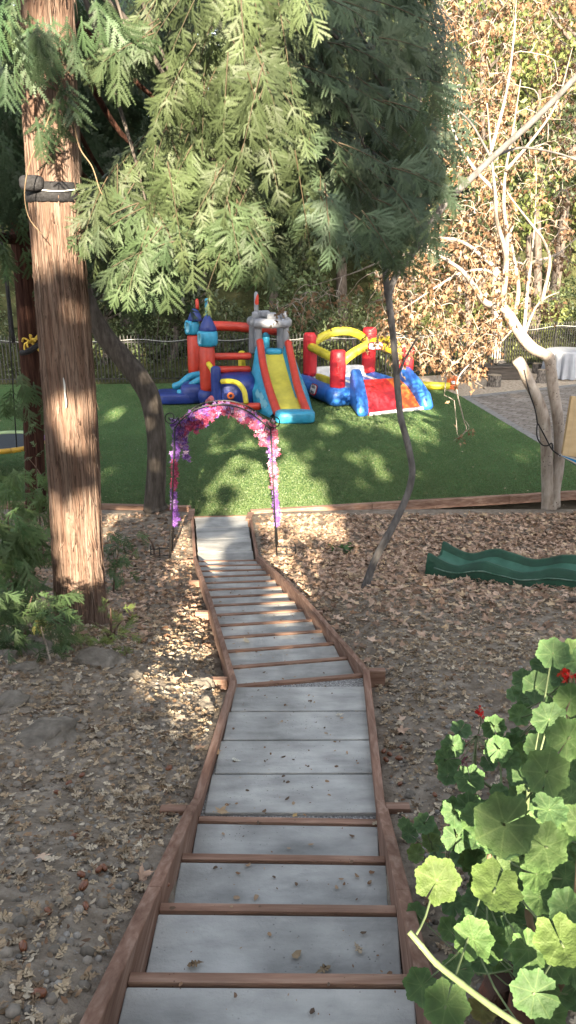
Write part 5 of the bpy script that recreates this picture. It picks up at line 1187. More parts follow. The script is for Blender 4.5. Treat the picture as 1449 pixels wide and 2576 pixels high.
PD = [(.20,.12,.075),(.15,.10,.07),(.28,.19,.12),(.11,.08,.06),(.34,.25,.17)]
sets = []
def cand(n, x0, x1, y0, y1, dens):
    x, y = rng.uniform(x0, x1, n), rng.uniform(y0, y1, n); k = free(x, y) & (rng.random(n) < dens(x, y)); return x[k], y[k]
# right slope: big maple leaves, thick near the lawn, thinning toward the camera
x, y = cand(21000, -.4, 8.5, 4.8, 12.45, lambda x, y: np.clip((y-5.2)/3.6, .02, 1)*np.clip(.25+1.5*fbm2(x, y, 1.1, 3, 2.), 0, 1))
sets.append(put(MAPLE, x, y, rng.uniform(.06, .155, len(x)), PM, .5, .05))
x, y = cand(9000, -.5, 8, 7.0, 12.5, lambda x, y: np.clip((y-7)/3, 0, 1)); sets.append(put(BITS, x, y, rng.uniform(.03, .09, len(x)), PM+PD, .5, .03))
# left slope below the stairs and around the redwood
x, y = cand(7000, -7, -.6, 6.5, 12.5, lambda x, y: np.clip(.15+1.2*fbm2(x, y, 1., 3, 7.), 0, 1)); sets.append(put(MAPLE, x, y, rng.uniform(.05, .13, len(x)), PM+PD, .45, .03))
x, y = cand(11000, -7, -.4, 5.6, 12.5, lambda x, y: np.ones_like(x)*.8); sets.append(put(BITS, x, y, rng.uniform(.02, .07, len(x)), PD+PM[:3], .5, .02))
# small pale oak leaves nearer the camera on both sides
pat = lambda x, y: np.clip(2.6*fbm2(x, y, 1.5, 4, 4.)-.62, .10, 1)
x, y = cand(15000, .15, 5, .9, 8.6, pat); sets.append(put(OAK, x, y, rng.uniform(.030, .066, len(x)), PO, .45, .018))
x, y = cand(15000, -3.6, -.1, .9, 7.0, pat); sets.append(put(OAK, x, y, rng.uniform(.030, .066, len(x)), PO, .45, .018))
x, y = cand(34000, -3.6, 4.5, .9, 7.5, lambda x, y: .75+0*x); sets.append(put(BITS, x, y, rng.uniform(.008, .026, len(x)), PO+PD, .5, .008))
x, y = cand(160, -3, 4, 2, 7.5, lambda x, y: .9+0*x); sets.append(put(MAPLE, x, y, rng.uniform(.08, .15, len(x)), PM, .35, .02))
# a thin scatter on the turf
n = 900; x, y = rng.uniform(-8, 8, n), rng.uniform(12.9, 26, n); z = np.full(n, .006)
k = ~((x > -3.2) & (x < 4) & (y > 19.5)); x, y, z = x[k], y[k], z[k]; n = len(x)
V, F, C = scatter(MAPLE+OAK[:0]+BITS[:0], np.column_stack([x, y, z]), frames(np.column_stack([rng.normal(size=(n, 2)), np.zeros(n)]), A([0,0,1.])+rng.normal(size=(n, 3))*.3), rng.uniform(.02, .07, n), A(PO)[rng.integers(0, 7, n)]*rng.uniform(.9, 1.5, (n, 1))); tag(O('turf_leaf_litter', V, F, M['litter'], colr=C), 'small dry leaves scattered thinly over the green turf', 'leaf litter', kind='stuff')
V, F, C = catall(sets); tag(O('leaf_litter', V, F, M['litter'], colr=C), 'dry brown maple and oak leaves covering the slope', 'leaf litter', kind='stuff')
# bits on the treads and leaves on the landing
def tread_z(y): return np.interp(y, A([B0L[1],B4L[1],LAL[1],LZL[1],PFL[1]]), A([B0L[2],1.757,1.585,.12,.04]))
ico = blob((0,0,0), (1,1,.7), .9, n=6); ICO = [(ico[0], A([[f[0], f[1], f[2]] for f in ico[1]]+[[f[0], f[2], f[3]] for f in ico[1]]))]
def pebbles(n, x0, x1, y0, y1, s0, s1, dens, pal):
    x, y = cand(n, x0, x1, y0, y1, dens); n = len(x); s = rng.uniform(0, 1, n)**2*(s1-s0)+s0; z = ground(x, y)+s*.15
    return scatter(ICO, np.column_stack([x, y, z]), rand_frames(n, .7), s, A(pal)[rng.integers(0, len(pal), n)]*rng.uniform(.6, 1.3, (n, 1)))
GP = [(.21,.195,.175),(.17,.15,.125),(.24,.225,.205),(.15,.13,.108)]
near_stair = lambda x, y: np.clip(1.15-np.abs(x-np.where(x < (stair_x(y)[0]+stair_x(y)[1])/2, stair_x(y)[0]-.1, stair_x(y)[1]+.1))/.75, .12, 1)
V, F, C = catall([pebbles(9000, -3, 3, .9, 5.5, .004, .017, near_stair, GP), pebbles(4200, -4, 0, 1.5, 6.2, .006, .028, lambda x, y: .8+0*x, [(.20,.175,.145),(.17,.15,.125),(.23,.205,.175)])])
tag(O('pebbles', V, F, M['pebble'], colr=C), 'grey gravel and clods of soil spread beside the stairs', 'gravel', kind='stuff')
def rock(x, y, w, lab, flat=.6, seed=1, dz=.1):
    p = on_ground(x, y); p[2] = float(ground(p[:1], p[1:2])[0]); r = w/2/FOC*math.hypot(p[1], CAM_Z-p[2])
    V, F = blob(p+A([0,0,r*flat*dz]), (r, r*.8, r*flat*.8), .8, rz=seed, n=44, noise=.45, seed=seed)
    tag(O('rock', V, F, M['stone']), lab, 'rock', 'rocks in the dug soil left of the stairs')
for i, a in enumerate([(18,1775,92,'large pale grey rock at the left edge below the redwood',.45),(95,1640,92,'dark rock beside the thin sapling stem in front of the redwood',.75),(332,1705,48,'rounded brown-grey rock midway between redwood and landing',.8),(110,1860,150,'broad flat slab of grey soil-covered rock at the left',.35),(512,1760,54,'grey rock beside the left rail of the landing',.7),(245,1672,110,'long low rock in the sunlit soil in front of the redwood',.4),(60,1690,70,'small grey rock under the large dark one at the left',.5),(15,1660,60,'grey rock at the left edge beside the dark one',.6),(505,1715,60,'dark rock against the first left stake of the lower stairs',.7)]): rock(a[0], a[1], a[2], a[3], a[4], i+1)
for i, a in enumerate([(1033,1988,30,'small pale stone beside the right rail near the landing foot',.7),(885,1755-90,18,'small round pale stone right of the lower stairs',.9),(1013,1668,22,'little grey stone in the leaves right of the landing',.8),(1090,2372,32,'pale stone under the broken geranium stem',.6)]): rock(a[0], a[1], a[2], a[3], a[4], i+20)
ak = None
aL = [(213,2267),(203,2242),(130,2297),(117,2484),(268,2186),(196,2199),(151,1999),(166,1979),(241,2194),(204,2114),(200,1960),(431,1918),(405,2210),(60,2395)]
aR = [(1007,1872),(970,1872),(977,1902),(1012,1957),(1014,1897),(975,1880),(1090,1990)]
for lst, grp in ((aL, 'left'), (aR, 'right')):
    for i, (x, y) in enumerate(lst):
        p = on_ground(x, y); p[2] = float(ground(p[:1], p[1:2])[0])+.012
        lab = 'brown acorn lying in the soil left of the upper stairs' if grp == 'left' else 'brown acorn lying in the leaves beside the right rail of the landing'
        g = 'acorns scattered in the soil left of the stairs' if grp == 'left' else 'acorns beside the right rail of the landing'
        if ak is None:
            V, F = lathe(p, [(.002,0),(.009,.004),(.0115,.014),(.011,.026),(.006,.033),(.001,.037)], 12); ak = tag(O('acorn', V, F, M['acorn']), lab, 'acorn', g); ak.rotation_euler = (1.5, 0, .4)
        else:
            c = dup(ak, p, random.uniform(0, 6), random.uniform(.9, 1.3), None, lab, g); c.rotation_euler = (1.45, 0, random.uniform(0, 6))
# leaves lying on the treads
def step_leaf(x, y, size, k, tm, c, lab, cat='fallen leaf', dz=.008):
    p = at(x, y, 1.7)
    for _ in range(10):
        z = tz(p[1]); p = at(x, y, z+dz)
    v, f = tm; a = k*1.7; Rm = A([[math.cos(a), -math.sin(a), 0], [math.sin(a), math.cos(a), 0], [0, 0, 1]])
    V = (v*A([1,1,.7]))@Rm.T*size; V[:,2] -= V[:,2].min(); tag(O('fallen_leaf', V+p, f, M['litter'], colr=np.tile(A(c), (len(v), 1))), lab, cat)
NOSE = [(up(B0L, B4L, i/5)[1], up(B0L, B4L, i/5)[2]) for i in range(6)]
NOSE2 = [(up(LAL, LZL, i/13)[1], up(LAL, LZL, i/13)[2]) for i in range(14)]
def tz(y):
    if y < B4L[1]:
        for (a, b), (c, d) in zip(NOSE, NOSE[1:]):
            if y < c: return d
    if y < LAL[1]: return float(np.interp(y, [B4L[1], LAL[1]], [1.757, 1.585]))
    for (a, b), (c, d) in zip(NOSE2, NOSE2[1:]):
        if y < c: return d
    return .05
SL = [(475,2355,.072,1,OAK[0],(.40,.44,.30),'pale green oak leaf on the second lowest tread in view'),(492,2425,.05,2,OAK[1],(.22,.16,.10),'curled brown leaf against the nosing under the pale green oak leaf'),(900,2385,.045,3,OAK[2],(.36,.30,.22),'small tan oak leaf on the right of the second lowest tread'),(812,2440,.055,4,OAK[3],(.22,.17,.11),'brown oak leaf touching the nosing board at the middle of the nearest step'),(745,2360,.035,5,BITS[0],(.30,.22,.14),'little brown curl on the middle of the second lowest tread'),(745,2402,.035,6,BITS[1],(.26,.2,.13),'little brown flake just above the nosing board of the nearest step'),(740,2050,.05,7,MAPLE[0],(.42,.30,.14),'golden brown leaf at the foot of the landing'),(555,2042,.11,8,MAPLE[1],(.34,.25,.16),'crumpled brown leaves in the left corner at the foot of the landing'),(595,1912,.05,9,OAK[4],(.52,.52,.46),'white-grey oak leaf at the left side of the landing'),(855,1798,.05,2,OAK[5],(.55,.52,.44),'pale leaf on the upper joint of the landing'),(545,1890,.10,3,MAPLE[3],(.44,.30,.18),'tan maple leaf lying over the left rail of the landing'),(968,2168,.05,5,OAK[1],(.50,.44,.34),'pale oak leaf at the right end of a nosing board'),(945,2070,.04,6,OAK[2],(.48,.42,.32),'pale leaf at the right end of the nosing board below the landing'),(620,1612,.07,3,BITS[2],(.40,.36,.28),'pale flake on the left of a lower stair tread'),(800,1600,.06,2,BITS[3],(.2,.14,.09),'dark bark flake on the right of a lower stair tread')]
for a in SL: step_leaf(*a)
n = 800; t = rng.random(n); y = rng.uniform(B1L[1]-.4, LZL[1], n); l, r = stair_x(y); x = l+(r-l)*rng.uniform(.04, .96, n); z = A([tz(v) for v in y])+.006
V, F, C = scatter(BITS, np.column_stack([x, y, z]), frames(np.column_stack([rng.normal(size=(n, 2)), np.zeros(n)]), A([0,0,1.])+rng.normal(size=(n, 3))*.2), rng.uniform(0, 1, n)**2*.022+.004, A(PD)[rng.integers(0, 5, n)]); tag(O('stair_debris', V, F, M['litter'], colr=C), 'tiny leaf flakes and twigs scattered on the concrete treads', 'debris', kind='stuff')

# ================================================================== LOW REDWOOD SHOOTS
def sapling(label, px, scale, base, stems, name='redwood_sapling', tm=FROND, flat=False):
    rp = on_ground(*stems[0][0]); rp[2] = float(ground(rp[:1], rp[1:2])[0]); t = T(name, label, 'sapling', rp, 'young redwood shoots')
    m = []
    for s in stems:
        Yb = rp[1]; P = [atY(x, y, Yb) for x, y in s]; m.append(tube(P, np.linspace(.014, .004, len(P)), 6, 5*len(P)))
    O('stem', *merge(m), M['bark_red'] if not flat else M['woody'], t)
    x, y, dx, dy = A(px, float).T; n = len(x); P = ATY(x, y, rp[1]+rng.uniform(-.45, .35, n))
    P[:,2] = np.maximum(P[:,2], ground(P[:,0], P[:,1])+.03)
    d = np.column_stack([dx, rng.normal(size=n)*.4, -dy]); V, F, C = scatter(tm, P, frames(d, A([0,-.7,.75])+rng.normal(size=(n, 3))*.3), rng.uniform(.75, 1.2, n)*scale, needle_cols(n, base, .3)); O('foliage', V, F, M['needles'], t, colr=C)
def spread(x0, x1, y0, y1, n, ux=0., uy=.5):
    return [(random.uniform(x0, x1), random.uniform(y0, y1), random.uniform(-1, 1)+ux, random.uniform(-.4, .8)*1+uy) for _ in range(n)]
sapling('feathery green redwood sapling with a slim reddish stem left of the big trunk', spread(0,130,1180,1500,170,0,.5), .24, (.085,.14,.05), [[(112,1420),(103,1340),(95,1240),(90,1150)]])
sapling('feathery redwood shoots at the left edge beside the big trunk', spread(-30,90,1270,1560,150,-.2,.5), .24, (.075,.125,.05), [[(30,1560),(28,1430),(20,1300)]])
sapling('low dark green shoots spreading at the left foot of the big redwood', spread(-20,175,1490,1640,220,.1,.15), .12, (.05,.085,.035), [[(60,1640),(65,1560),(80,1500)],[(60,1640),(110,1590),(150,1540)]])
sapling('thin pale-topped sapling with wispy leaves in front of the dark redwood trunk', spread(40,175,1050,1200,9,0,-.3)+spread(60,160,1130,1260,8), .13, (.09,.13,.06), [[(122,1330),(122,1200),(120,1060)],[(122,1240),(140,1170),(165,1110)],[(122,1240),(100,1190),(70,1150)]])
sapling('soft green redwood shoots growing behind the right side of the big trunk', spread(262,330,1340,1480,26,.3,.3)+spread(265,310,1370,1500,12), .16, (.06,.11,.045), [[(285,1490),(290,1430),(300,1380)]])
sapling('single arching bright green redwood sprig by the left foot of the arch', [(340,1345,.9,-.25),(352,1350,.6,.8),(345,1340,.9,.2),(348,1375,-.4,.7)], .26, (.14,.21,.09), [[(388,1395),(384,1370),(365,1345),(345,1338)]])
sapling('small bright shoots sprouting at the right foot of the big redwood', spread(255,330,1530,1600,14,0,-.6)+spread(170,330,1590,1650,40,0,.1), .10, (.13,.17,.05), [[(280,1620),(268,1590),(240,1570),(222,1562)],[(280,1620),(292,1580),(310,1560)],[(280,1620),(279,1560),(278,1530)]])
sp_root = on_ground(128,1665); ys = T('seedling', 'pale bare seedling stem with a few yellow leaves in front of the big redwood', 'seedling', sp_root)
P = [atY(x, y, sp_root[1]-.05) for x, y in ((128,1668),(118,1630),(106,1590),(104,1575))]; O('stem', *tube(P, [.008,.007,.005,.004], 6, 12), M['bark_pale'], ys)
n = 9; x, y = 103+rng.normal(size=n)*12, 1578+rng.normal(size=n)*9; V, F, C = scatter(OAK, ATY(x, y, np.full(n, sp_root[1]-.05)), rand_frames(n), rng.uniform(.05,.08,n), A([.20,.20,.07])[None]*rng.uniform(.6,1.3,(n,1))); O('leaves', V, F, M['leaf'], ys, colr=C)
gp = on_ground(875,1390); ws_ = T('weed', 'small dark green weed among the leaves beside the thin leaning tree', 'weed', gp)
n = 22; V, F, C = scatter(LEAF, gp+rng.normal(size=(n, 3))*A([.09,.06,.04])+A([-.05,0,.05]), rand_frames(n), rng.uniform(.08,.14,n), needle_cols(n, (.04,.08,.025), .3)); O('leaves', V, F, M['leaf'], ws_, colr=C)
O('stem', *tube([gp, gp+A([-.03,0,.09])], .005, 5), M['stem'], ws_)

# ================================================================== GERANIUMS
def gleaf(seed):
    r = random.Random(seed); nl = r.choice([7, 8, 9]); na, nr = 84, 5; gap = r.uniform(.02, .12); V, UV, F = [[0,0,0]], [[.5,0]], []
    th = np.linspace(-math.pi+gap, math.pi-gap, na); ph = r.random()*6
    for k in range(1, nr+1):
        q = k/nr
        for i, t in enumerate(th):
            lob = math.cos(nl*t+(0 if nl % 2 else math.pi)); e = 1+.075*lob*q+.028*math.cos(4*nl*t)*q**3+.03*math.sin(2*t+ph)
            e *= 1-.10*math.exp(-((math.pi-abs(t))/.35)**2)
            rr = q*e; V.append([rr*math.cos(t), rr*math.sin(t), .16*q*q+.055*q*q*math.cos(nl*t+1)+.06*q*q*math.sin(2*t+ph)+.03*q**3*math.sin(5*t+ph*2)]); UV.append([nl*t/(2*math.pi)+.5+(0 if nl % 2 else .5), q])
    for i in range(na-1): F.append([0, 1+i, 2+i, 2+i])
    for k in range(nr-1):
        for i in range(na-1): a = 1+k*na+i; F.append([a, a+na, a+na+1, a+1])
    return A(V), [f if f[2] != f[3] else f[:3] for f in F], A(UV)
GL = [gleaf(i) for i in range(9)]
KIND = {'L': (.095,.15,.042), 'M': (.08,.15,.05), 'D': (.072,.14,.058), 'H': (.08,.14,.048), 'Y': (.15,.14,.05)}  # sun and shade put into the tints of lit, half-lit and dark leaves
class Plant:
    def __init__(s, name, lab, root): s.t = T(name, lab, 'geranium', root); s.V, s.F, s.U, s.C, s.n = [], [], [], [], 0; s.stems, s.nodes = [], []; s.root = root; s.skip = 0
    def stem(s, pts, r0, r1, name='stem', m='stem'):
        Q = catmull(pts, 8*len(pts)); V, F = tube(Q, np.linspace(r0, r1, len(Q))*(1+.14*(np.arange(len(Q)) % 9 == 0)), 9); O(name, V, F, M[m], s.t); s.nodes.append(Q)
    def leaf(s, x, y, rp, kind, rw=None, tilt=None, st=None):
        rw = rw or min(.050, .030+rp*.00022); d = FOC*rw/rp; u, v = (x-CX)/FOC, (y-CY)/FOC
        p = A([u*d, d*(CP-v*SP), CAM_Z-d*(SP+v*CP)]); g = float(ground(p[:1], p[1:2])[0]); p[2] = max(p[2], g+.06)
        nz = (A([0, 0, CAM_Z])-p); nz /= np.linalg.norm(nz); nz = nz*1.0+A([0, -.1, .35])+rng.normal(size=3)*(.28 if tilt is None else tilt); 
        N_ = s.nodes[st] if st is not None else np.vstack(s.nodes[s.skip:]); k = int(np.argmin(np.sum((N_-p)**2, 1)+rng.random(len(N_))*.002)); q = N_[k]
        xd = (p-q)*A([1,1,1])+rng.normal(size=3)*.03
        nz = nz/np.linalg.norm(nz); xd = xd-nz*np.dot(xd, nz); Rm = frames(xd[None], nz[None])[0]; v_, f_, u_ = GL[rng.integers(0, 9)]
        s.V.append((v_*rw)@Rm.T+p); s.F += [[i+s.n for i in f] for f in f_]; s.U.append(u_); s.C.append(np.tile(A(KIND[kind])*rng.uniform(.85, 1.15), (len(v_), 1))); s.n += len(v_)
        m = (p+q)/2+A([0, 0, -.02]); s.stems.append(tube(catmull([q, m, p-Rm[:,2]*.012, p], 7), .0022, 6))
    def done(s):
        O('foliage', np.vstack(s.V), s.F, M['geranium'], s.t, colr=np.vstack(s.C), uv=np.vstack(s.U)); O('petioles', *merge(s.stems), M['stem'], s.t)
    def flower(s, x, y, d, rp, m='petal', stem_to=None, n=26):
        u, v = (x-CX)/FOC, (y-CY)/FOC; p = A([u*d, d*(CP-v*SP), CAM_Z-d*(SP+v*CP)]); r = rp/FOC*d
        V, F, _ = scatter(FL, p+rng.normal(size=(n, 3))*r*.42, rand_frames(n), rng.uniform(.3, .55, n)*r, None); fo = O('flower_head', V, F, M[m], s.t)
        if stem_to is not None: O('flower_stalk', *tube(catmull([p, (p+stem_to)/2+A([.01,0,.02]), stem_to], 8), .0022, 6), M['stem'], s.t)
def ray(x, y, d): u, v = (x-CX)/FOC, (y-CY)/FOC; return A([u*d, d*(CP-v*SP), CAM_Z-d*(SP+v*CP)])
g1r = on_ground(1360, 2560); g1r[2] = float(ground(g1r[:1], g1r[1:2])[0])
g1 = Plant('geranium_plant', 'large geranium with sunlit scalloped leaves and a broken-off stem beside the upper stairs', g1r)
g1.stem([g1r, ray(1430,2680,1.45), ray(1320,2590,1.40), ray(1240,2535,1.38), ray(1160,2474,1.37), ray(1098,2424,1.36), ray(1060,2380,1.36), ray(1029,2344,1.37)], .0064, .0052, 'broken_stem', 'stem')
g1.stem([g1r, ray(1370,2440,1.95), ray(1330,2300,1.9), ray(1340,2120,1.95), ray(1400,1960,2.0), ray(1430,1780,2.1), ray(1440,1660,2.15)], .011, .005, 'stem', 'woody')
g1.stem([g1r, ray(1310,2420,1.9), ray(1240,2330,1.85), ray(1225,2200,1.75), ray(1250,2080,1.75)], .010, .005, 'stem', 'woody')
g1.stem([g1r, ray(1420,2450,1.8), ray(1445,2300,1.7), ray(1460,2100,1.75)], .010, .005, 'stem', 'woody')
g1.stem([ray(1330,2120,1.95), ray(1325,2060,1.85), ray(1328,2000,1.8), ray(1328,1985,1.8)], .005, .004)
big = [(1099,2215,56,'L'),(1246,2235,67,'L'),(1269,2075,76,'H'),(1371,2130,57,'H'),(1410,2369,64,'L'),(1397,2284,36,'M'),(1443,2291,32,'M'),(1132,2340,31,'M'),(1191,2363,50,'M'),(1284,2373,46,'D'),(1353,2418,31,'D'),(1122,2530,58,'M'),(1212,2543,36,'Y'),(1345,2497,57,'D'),(1039,2413,25,'D'),(1151,2441,38,'D'),(1184,2143,24,'D'),(1312,2157,38,'H'),(1423,2209,38,'D'),(1384,2556,36,'D'),(1430,2523,34,'D'),(1200,2274,40,'D'),(1328,2281,32,'D'),(1138,2274,30,'D'),(1391,1645,41,'D'),(1350,1729,39,'D'),(1407,1700,30,'D'),(1436,1761,40,'M'),(1381,1811,43,'D'),(1428,1860,54,'M'),(1373,1944,58,'H'),(1436,2002,40,'H'),(1355,1863,30,'D'),(1300,1944,24,'H'),(1336,1992,22,'D'),(1365,2044,28,'D'),(1295,2110,40,'L'),(1449,2050,40,'L'),(1060,2480,44,'D'),(1440,2440,40,'M'),(1440,1640,34,'H'),(1415,2260,30,'D'),(1240,2155,34,'D'),(1395,2095,34,'L')]
fill = [(random.uniform(1180,1449), random.uniform(2040,2500), random.uniform(20,32), 'D') for _ in range(34)]+[(random.uniform(1290,1460), random.uniform(1700,2050), random.uniform(20,30), 'D') for _ in range(18)]
g1.skip = 1
for a in big: g1.leaf(*a, st=0 if (a[0], a[1]) in ((1099,2215),(1132,2340),(1039,2413),(1191,2363)) else None)
fill += [(random.uniform(1170,1460), random.uniform(2010,2560), random.uniform(26,46), random.choice('DDM')) for _ in range(120)]+[(random.uniform(1300,1470), random.uniform(1640,2080), random.uniform(24,38), random.choice('DDM')) for _ in range(40)]
fill += [(random.uniform(1180,1460), random.uniform(2040,2480), random.uniform(30,44), random.choice('MMH')) for _ in range(44)]
fill = [f_ for f_ in fill if not (f_[0] < 1330 and 2420 < f_[1] < 2560)]
for a in fill: g1.leaf(*a, rw=random.uniform(.036,.046))
g1.flower(1425,1697,2.15,19,'petal',ray(1440,1745,2.12),34); g1.flower(1447,1703,2.15,14,'petal',ray(1440,1745,2.12)); g1.flower(1190,2362,1.84,11,'petal_dry',ray(1225,2250,1.78)); g1.flower(1272,2225,1.75,14,'petal_dry',ray(1300,2250,1.9)); g1.flower(1395,1788,2.1,6,'petal_dry')
g1.done()
g2r = on_ground(1262,2010); g2r[2] = float(ground(g2r[:1], g2r[1:2])[0]); D2 = math.hypot(g2r[1], CAM_Z-g2r[2])*.96
g2 = Plant('geranium_plant', 'smaller geranium with one red flower and dark leaves in front of the big one', g2r)
g2.stem([g2r, ray(1240,1985,D2), ray(1215,1965,D2*.98), ray(1197,1930,D2*.97), ray(1196,1880,D2*.96), ray(1198,1850,D2*.96)], .008, .006)
g2.stem([g2r, ray(1260,1950,D2), ray(1258,1900,D2)], .007, .004)
for a in [(1159,1837,27,'D'),(1140,1876,29,'D'),(1242,1829,31,'D'),(1125,1910,33,'D'),(1182,1960,36,'D'),(1127,1950,27,'D'),(1253,1884,34,'D'),(1281,1908,28,'D'),(1230,1920,22,'D'),(1290,1870,24,'D')]: g2.leaf(*a)
g2.flower(1207,1790,D2*.94,13,'petal',ray(1200,1860,D2*.96),30); g2.flower(1178,1872,D2*.95,11,'petal_dry',ray(1197,1880,D2*.96)); g2.flower(1168,1914,D2*.95,12,'petal_dry',ray(1197,1900,D2*.96)); g2.flower(1205,1852,D2*.95,6,'petal_dry')
O('flower_stalk', *tube(catmull([ray(1205,1877,D2*.95), ray(1250,1880,D2*.93), ray(1290,1900,D2*.92), ray(1318,1930,D2*.9)], 10), .003, 6), M['woody'], g2.t)
g2.done()
g3r = on_ground(1120,2190); g3r[2] = float(ground(g3r[:1], g3r[1:2])[0]); D3 = math.hypot(g3r[1], CAM_Z-g3r[2])*.97
g3 = Plant('geranium_plant', 'low cluster of geranium leaves close against the right rail of the upper stairs', g3r)
g3.stem([g3r, ray(1110,2150,D3), ray(1080,2120,D3*.98)], .006, .004); g3.stem([g3r, ray(1140,2140,D3), ray(1150,2070,D3*.97)], .006, .004)
for a in [(1083,2096,24,'M'),(1068,2072,27,'D'),(1086,2119,25,'L'),(1047,2147,23,'L'),(1017,2117,20,'M'),(1030,2098,22,'D'),(1145,2042,36,'D'),(1148,2107,36,'D'),(1135,2033,26,'D'),(1175,2060,26,'D'),(1100,2150,22,'D'),(1165,2150,26,'D')]: g3.leaf(*a, rw=.036)
g3.done()
for x, y, hgt, rz, tl, lab in ((1246,2535,.20,.35,.30,'old red brick leaning under the geranium, nearer the stairs'),(1318,2590,.19,-.1,.18,'old red brick standing at the bottom right under the geranium')):
    p = on_ground(x, y); p[2] = float(ground(p[:1], p[1:2])[0]); ct, s_ = math.cos(tl), math.sin(tl)
    V, F = box(p+A([0,0,hgt/2-.02]), (.095,.06,hgt), rz, A([[1,0,0],[0,ct,-s_],[0,s_,ct]])); tag(O('brick', V, F, M['brick'], smooth=False, bevel=.014), lab, 'brick')
# ================================================================== SHADE TREES ADDED BEHIND THE VIEWPOINT (unseen; their leaf cards shade the yard)
EL, HEAD = R(19.5), R(-1.5)
sd = A([-math.sin(HEAD)*math.cos(EL), -math.cos(HEAD)*math.cos(EL), math.sin(EL)])   # towards the sun
YG = -9.0
def to_shade_cards(p): p = A(p, float); t = (YG-p[1])/sd[1]; return p+sd*t
lit = []
def lightpt(p, r): q = to_shade_cards(p); lit.append((q[0], q[2], r))
G_ = lambda x, y, r, Z=0.: lightpt(at(x, y, Z), r)
GG = lambda x, y, r: lightpt(on_ground(x, y), r)
GY_ = lambda x, y, Y, r: lightpt(atY(x, y, Y), r)
for x, y, r in ((562,1075,17),(603,1078,18),(560,1113,16),(596,1163,22),(546,1206,26),(598,1216,14),(651,1187,30),(655,1235,30),(732,1163,22),(708,1120,15),(756,1212,56),(720,1205,48),(790,1222,42),(755,1240,46),(690,1230,34),(735,1175,28),(794,1245,26),(670,1273,28),(722,1262,26),(799,1268,26),(527,1273,18),(598,1280,22),(640,1283,20),(760,1280,20),(827,1082,22),(837,1044,24),(908,1061,12),(870,1144,13),(904,1154,14),(937,1144,15),(971,1140,15),(999,1149,13),(975,1192,16),(904,1211,9),(1042,1047,30),(1075,1045,20),(290,1042,24),(300,1030,14),(272,1188,16),(85,1050,16)):
    q = at(x, y, 0); lightpt(q, r/FOC*q[1]*1.02)
for x, y, r in ((725,1310,.20),(770,1312,.26),(820,1312,.26),(855,1310,.20),(690,1325,.14),(485,1370,.10),(468,1405,.13),(450,1440,.15),(702,1400,.14),(720,1450,.17),(690,1480,.12),(300,1310,.12),(410,1660,.10),(350,1750,.08),(470,1750,.08),(495,1790,.13),(440,1690,.06),(330,1300,.10)): GG(x, y, r)
for x, y, r, Z in ((535,1440,.07,.25),(545,1480,.10,.4),(555,1530,.11,.7),(568,1580,.08,1.),(515,1340,.10,.05),(600,1340,.05,.05),(575,1350,.06,.05),(545,1390,.10,.1),(620,1330,.04,.05)): G_(x, y, r, Z)
for x, y, r in ((225,1520,.12),(200,1440,.20),(195,1370,.19),(190,1300,.17),(235,1250,.10),(215,1470,.14),(160,1470,.05),(228,1040,.11),(165,1010,.06),(215,1085,.05),(205,1120,.04),(180,1140,.05),(240,1000,.04),(135,430,.16),(130,380,.14),(110,600,.10),(185,570,.09),(200,640,.07),(120,660,.05),(100,350,.08)): GY_(x, y, YT-.2, r)
for x, y, r in ((1090,2215,.07),(1246,2235,.11),(1235,2090,.075),(1371,2140,.09),(1410,2369,.09),(1320,2110,.06),(1086,2120,.035),(1047,2147,.02),(1373,1944,.03),(1449,2050,.06)): lightpt(ray(x, y, 1.55), r)
for x, y, r in ((330,120,.55),(330,160,.4),(450,120,.35),(520,200,.45),(600,90,.4),(480,420,.55),(620,360,.5),(700,480,.55),(420,500,.4),(560,560,.45),(380,690,.50),(300,700,.35),(470,700,.35),(720,560,.4),(640,620,.3),(700,200,.35),(110,330,.25),(600,480,.35),(760,330,.4),(330,620,.4),(420,610,.4),(510,610,.4),(250,570,.35),(600,610,.35),(680,560,.3),(540,480,.4),(400,420,.3),(520,300,.4),(400,700,.4),(480,690,.35)): GY_(x, y, 6.6, r)
for x, y, r in ((1265,760,.9),(1280,620,1.0),(1250,500,1.0),(1340,760,.8),(1180,680,.8),(1150,860,.8),(1200,960,.6),(1100,640,.8),(1300,380,1.0),(1400,300,1.1),(1380,560,1.0),(1150,420,.9),(1100,250,.9),(1200,150,1.),(1320,130,1.),(1420,120,1.),(1300,820,.5),(1060,880,.6),(1010,760,.6),(1390,700,.7)): GY_(x, y, 13.5, r)
for x, y, r in ((1010,960,.55),(1040,1000,.6),(1000,1010,.5),(960,1000,.32),(1040,900,.35),(850,915,.25),(850,990,.22),(920,860,.25),(980,860,.35),(930,930,.35),(680,805,.22)): GY_(x, y, 22.3, r)
for x, y, r in ((330,900,.5),(430,900,.3),(560,880,.3),(740,890,.4),(250,880,.3)): GY_(x, y, 28.5, r)
for x, y, r in ((1200,860,1.6),(1290,880,1.3),(1120,880,1.),(1300,640,2.),(1420,500,2.),(1180,600,1.6),(1300,300,2.5),(1420,200,2.5),(1150,250,2.)): GY_(x, y, 32, r)
lit = A(lit)
n = 64000; gx, gz_ = rng.uniform(-16, 16, n), rng.uniform(4.4, 23, n); sz = rng.uniform(.14, .42, n)
keep = np.ones(n, bool)
for (a, b, r) in lit: keep &= np.hypot(gx-a, gz_-b) > r*rng.uniform(.88, 1.02, n)+sz*.33  # holes cut in the leaf cards so chosen patches get sun
keep &= ~((gx > 6.) & (gz_ > 14.)) & ~((gx > 4.6) & (gz_ > 17))
gx, gz_, sz = gx[keep], gz_[keep], sz[keep]; gy = YG+rng.normal(size=len(gx))*.35
tx = [-13.5, -7.2, 5.2, 12.5]; near = np.argmin(np.abs(gx[:, None]-A(tx)[None]), 1)
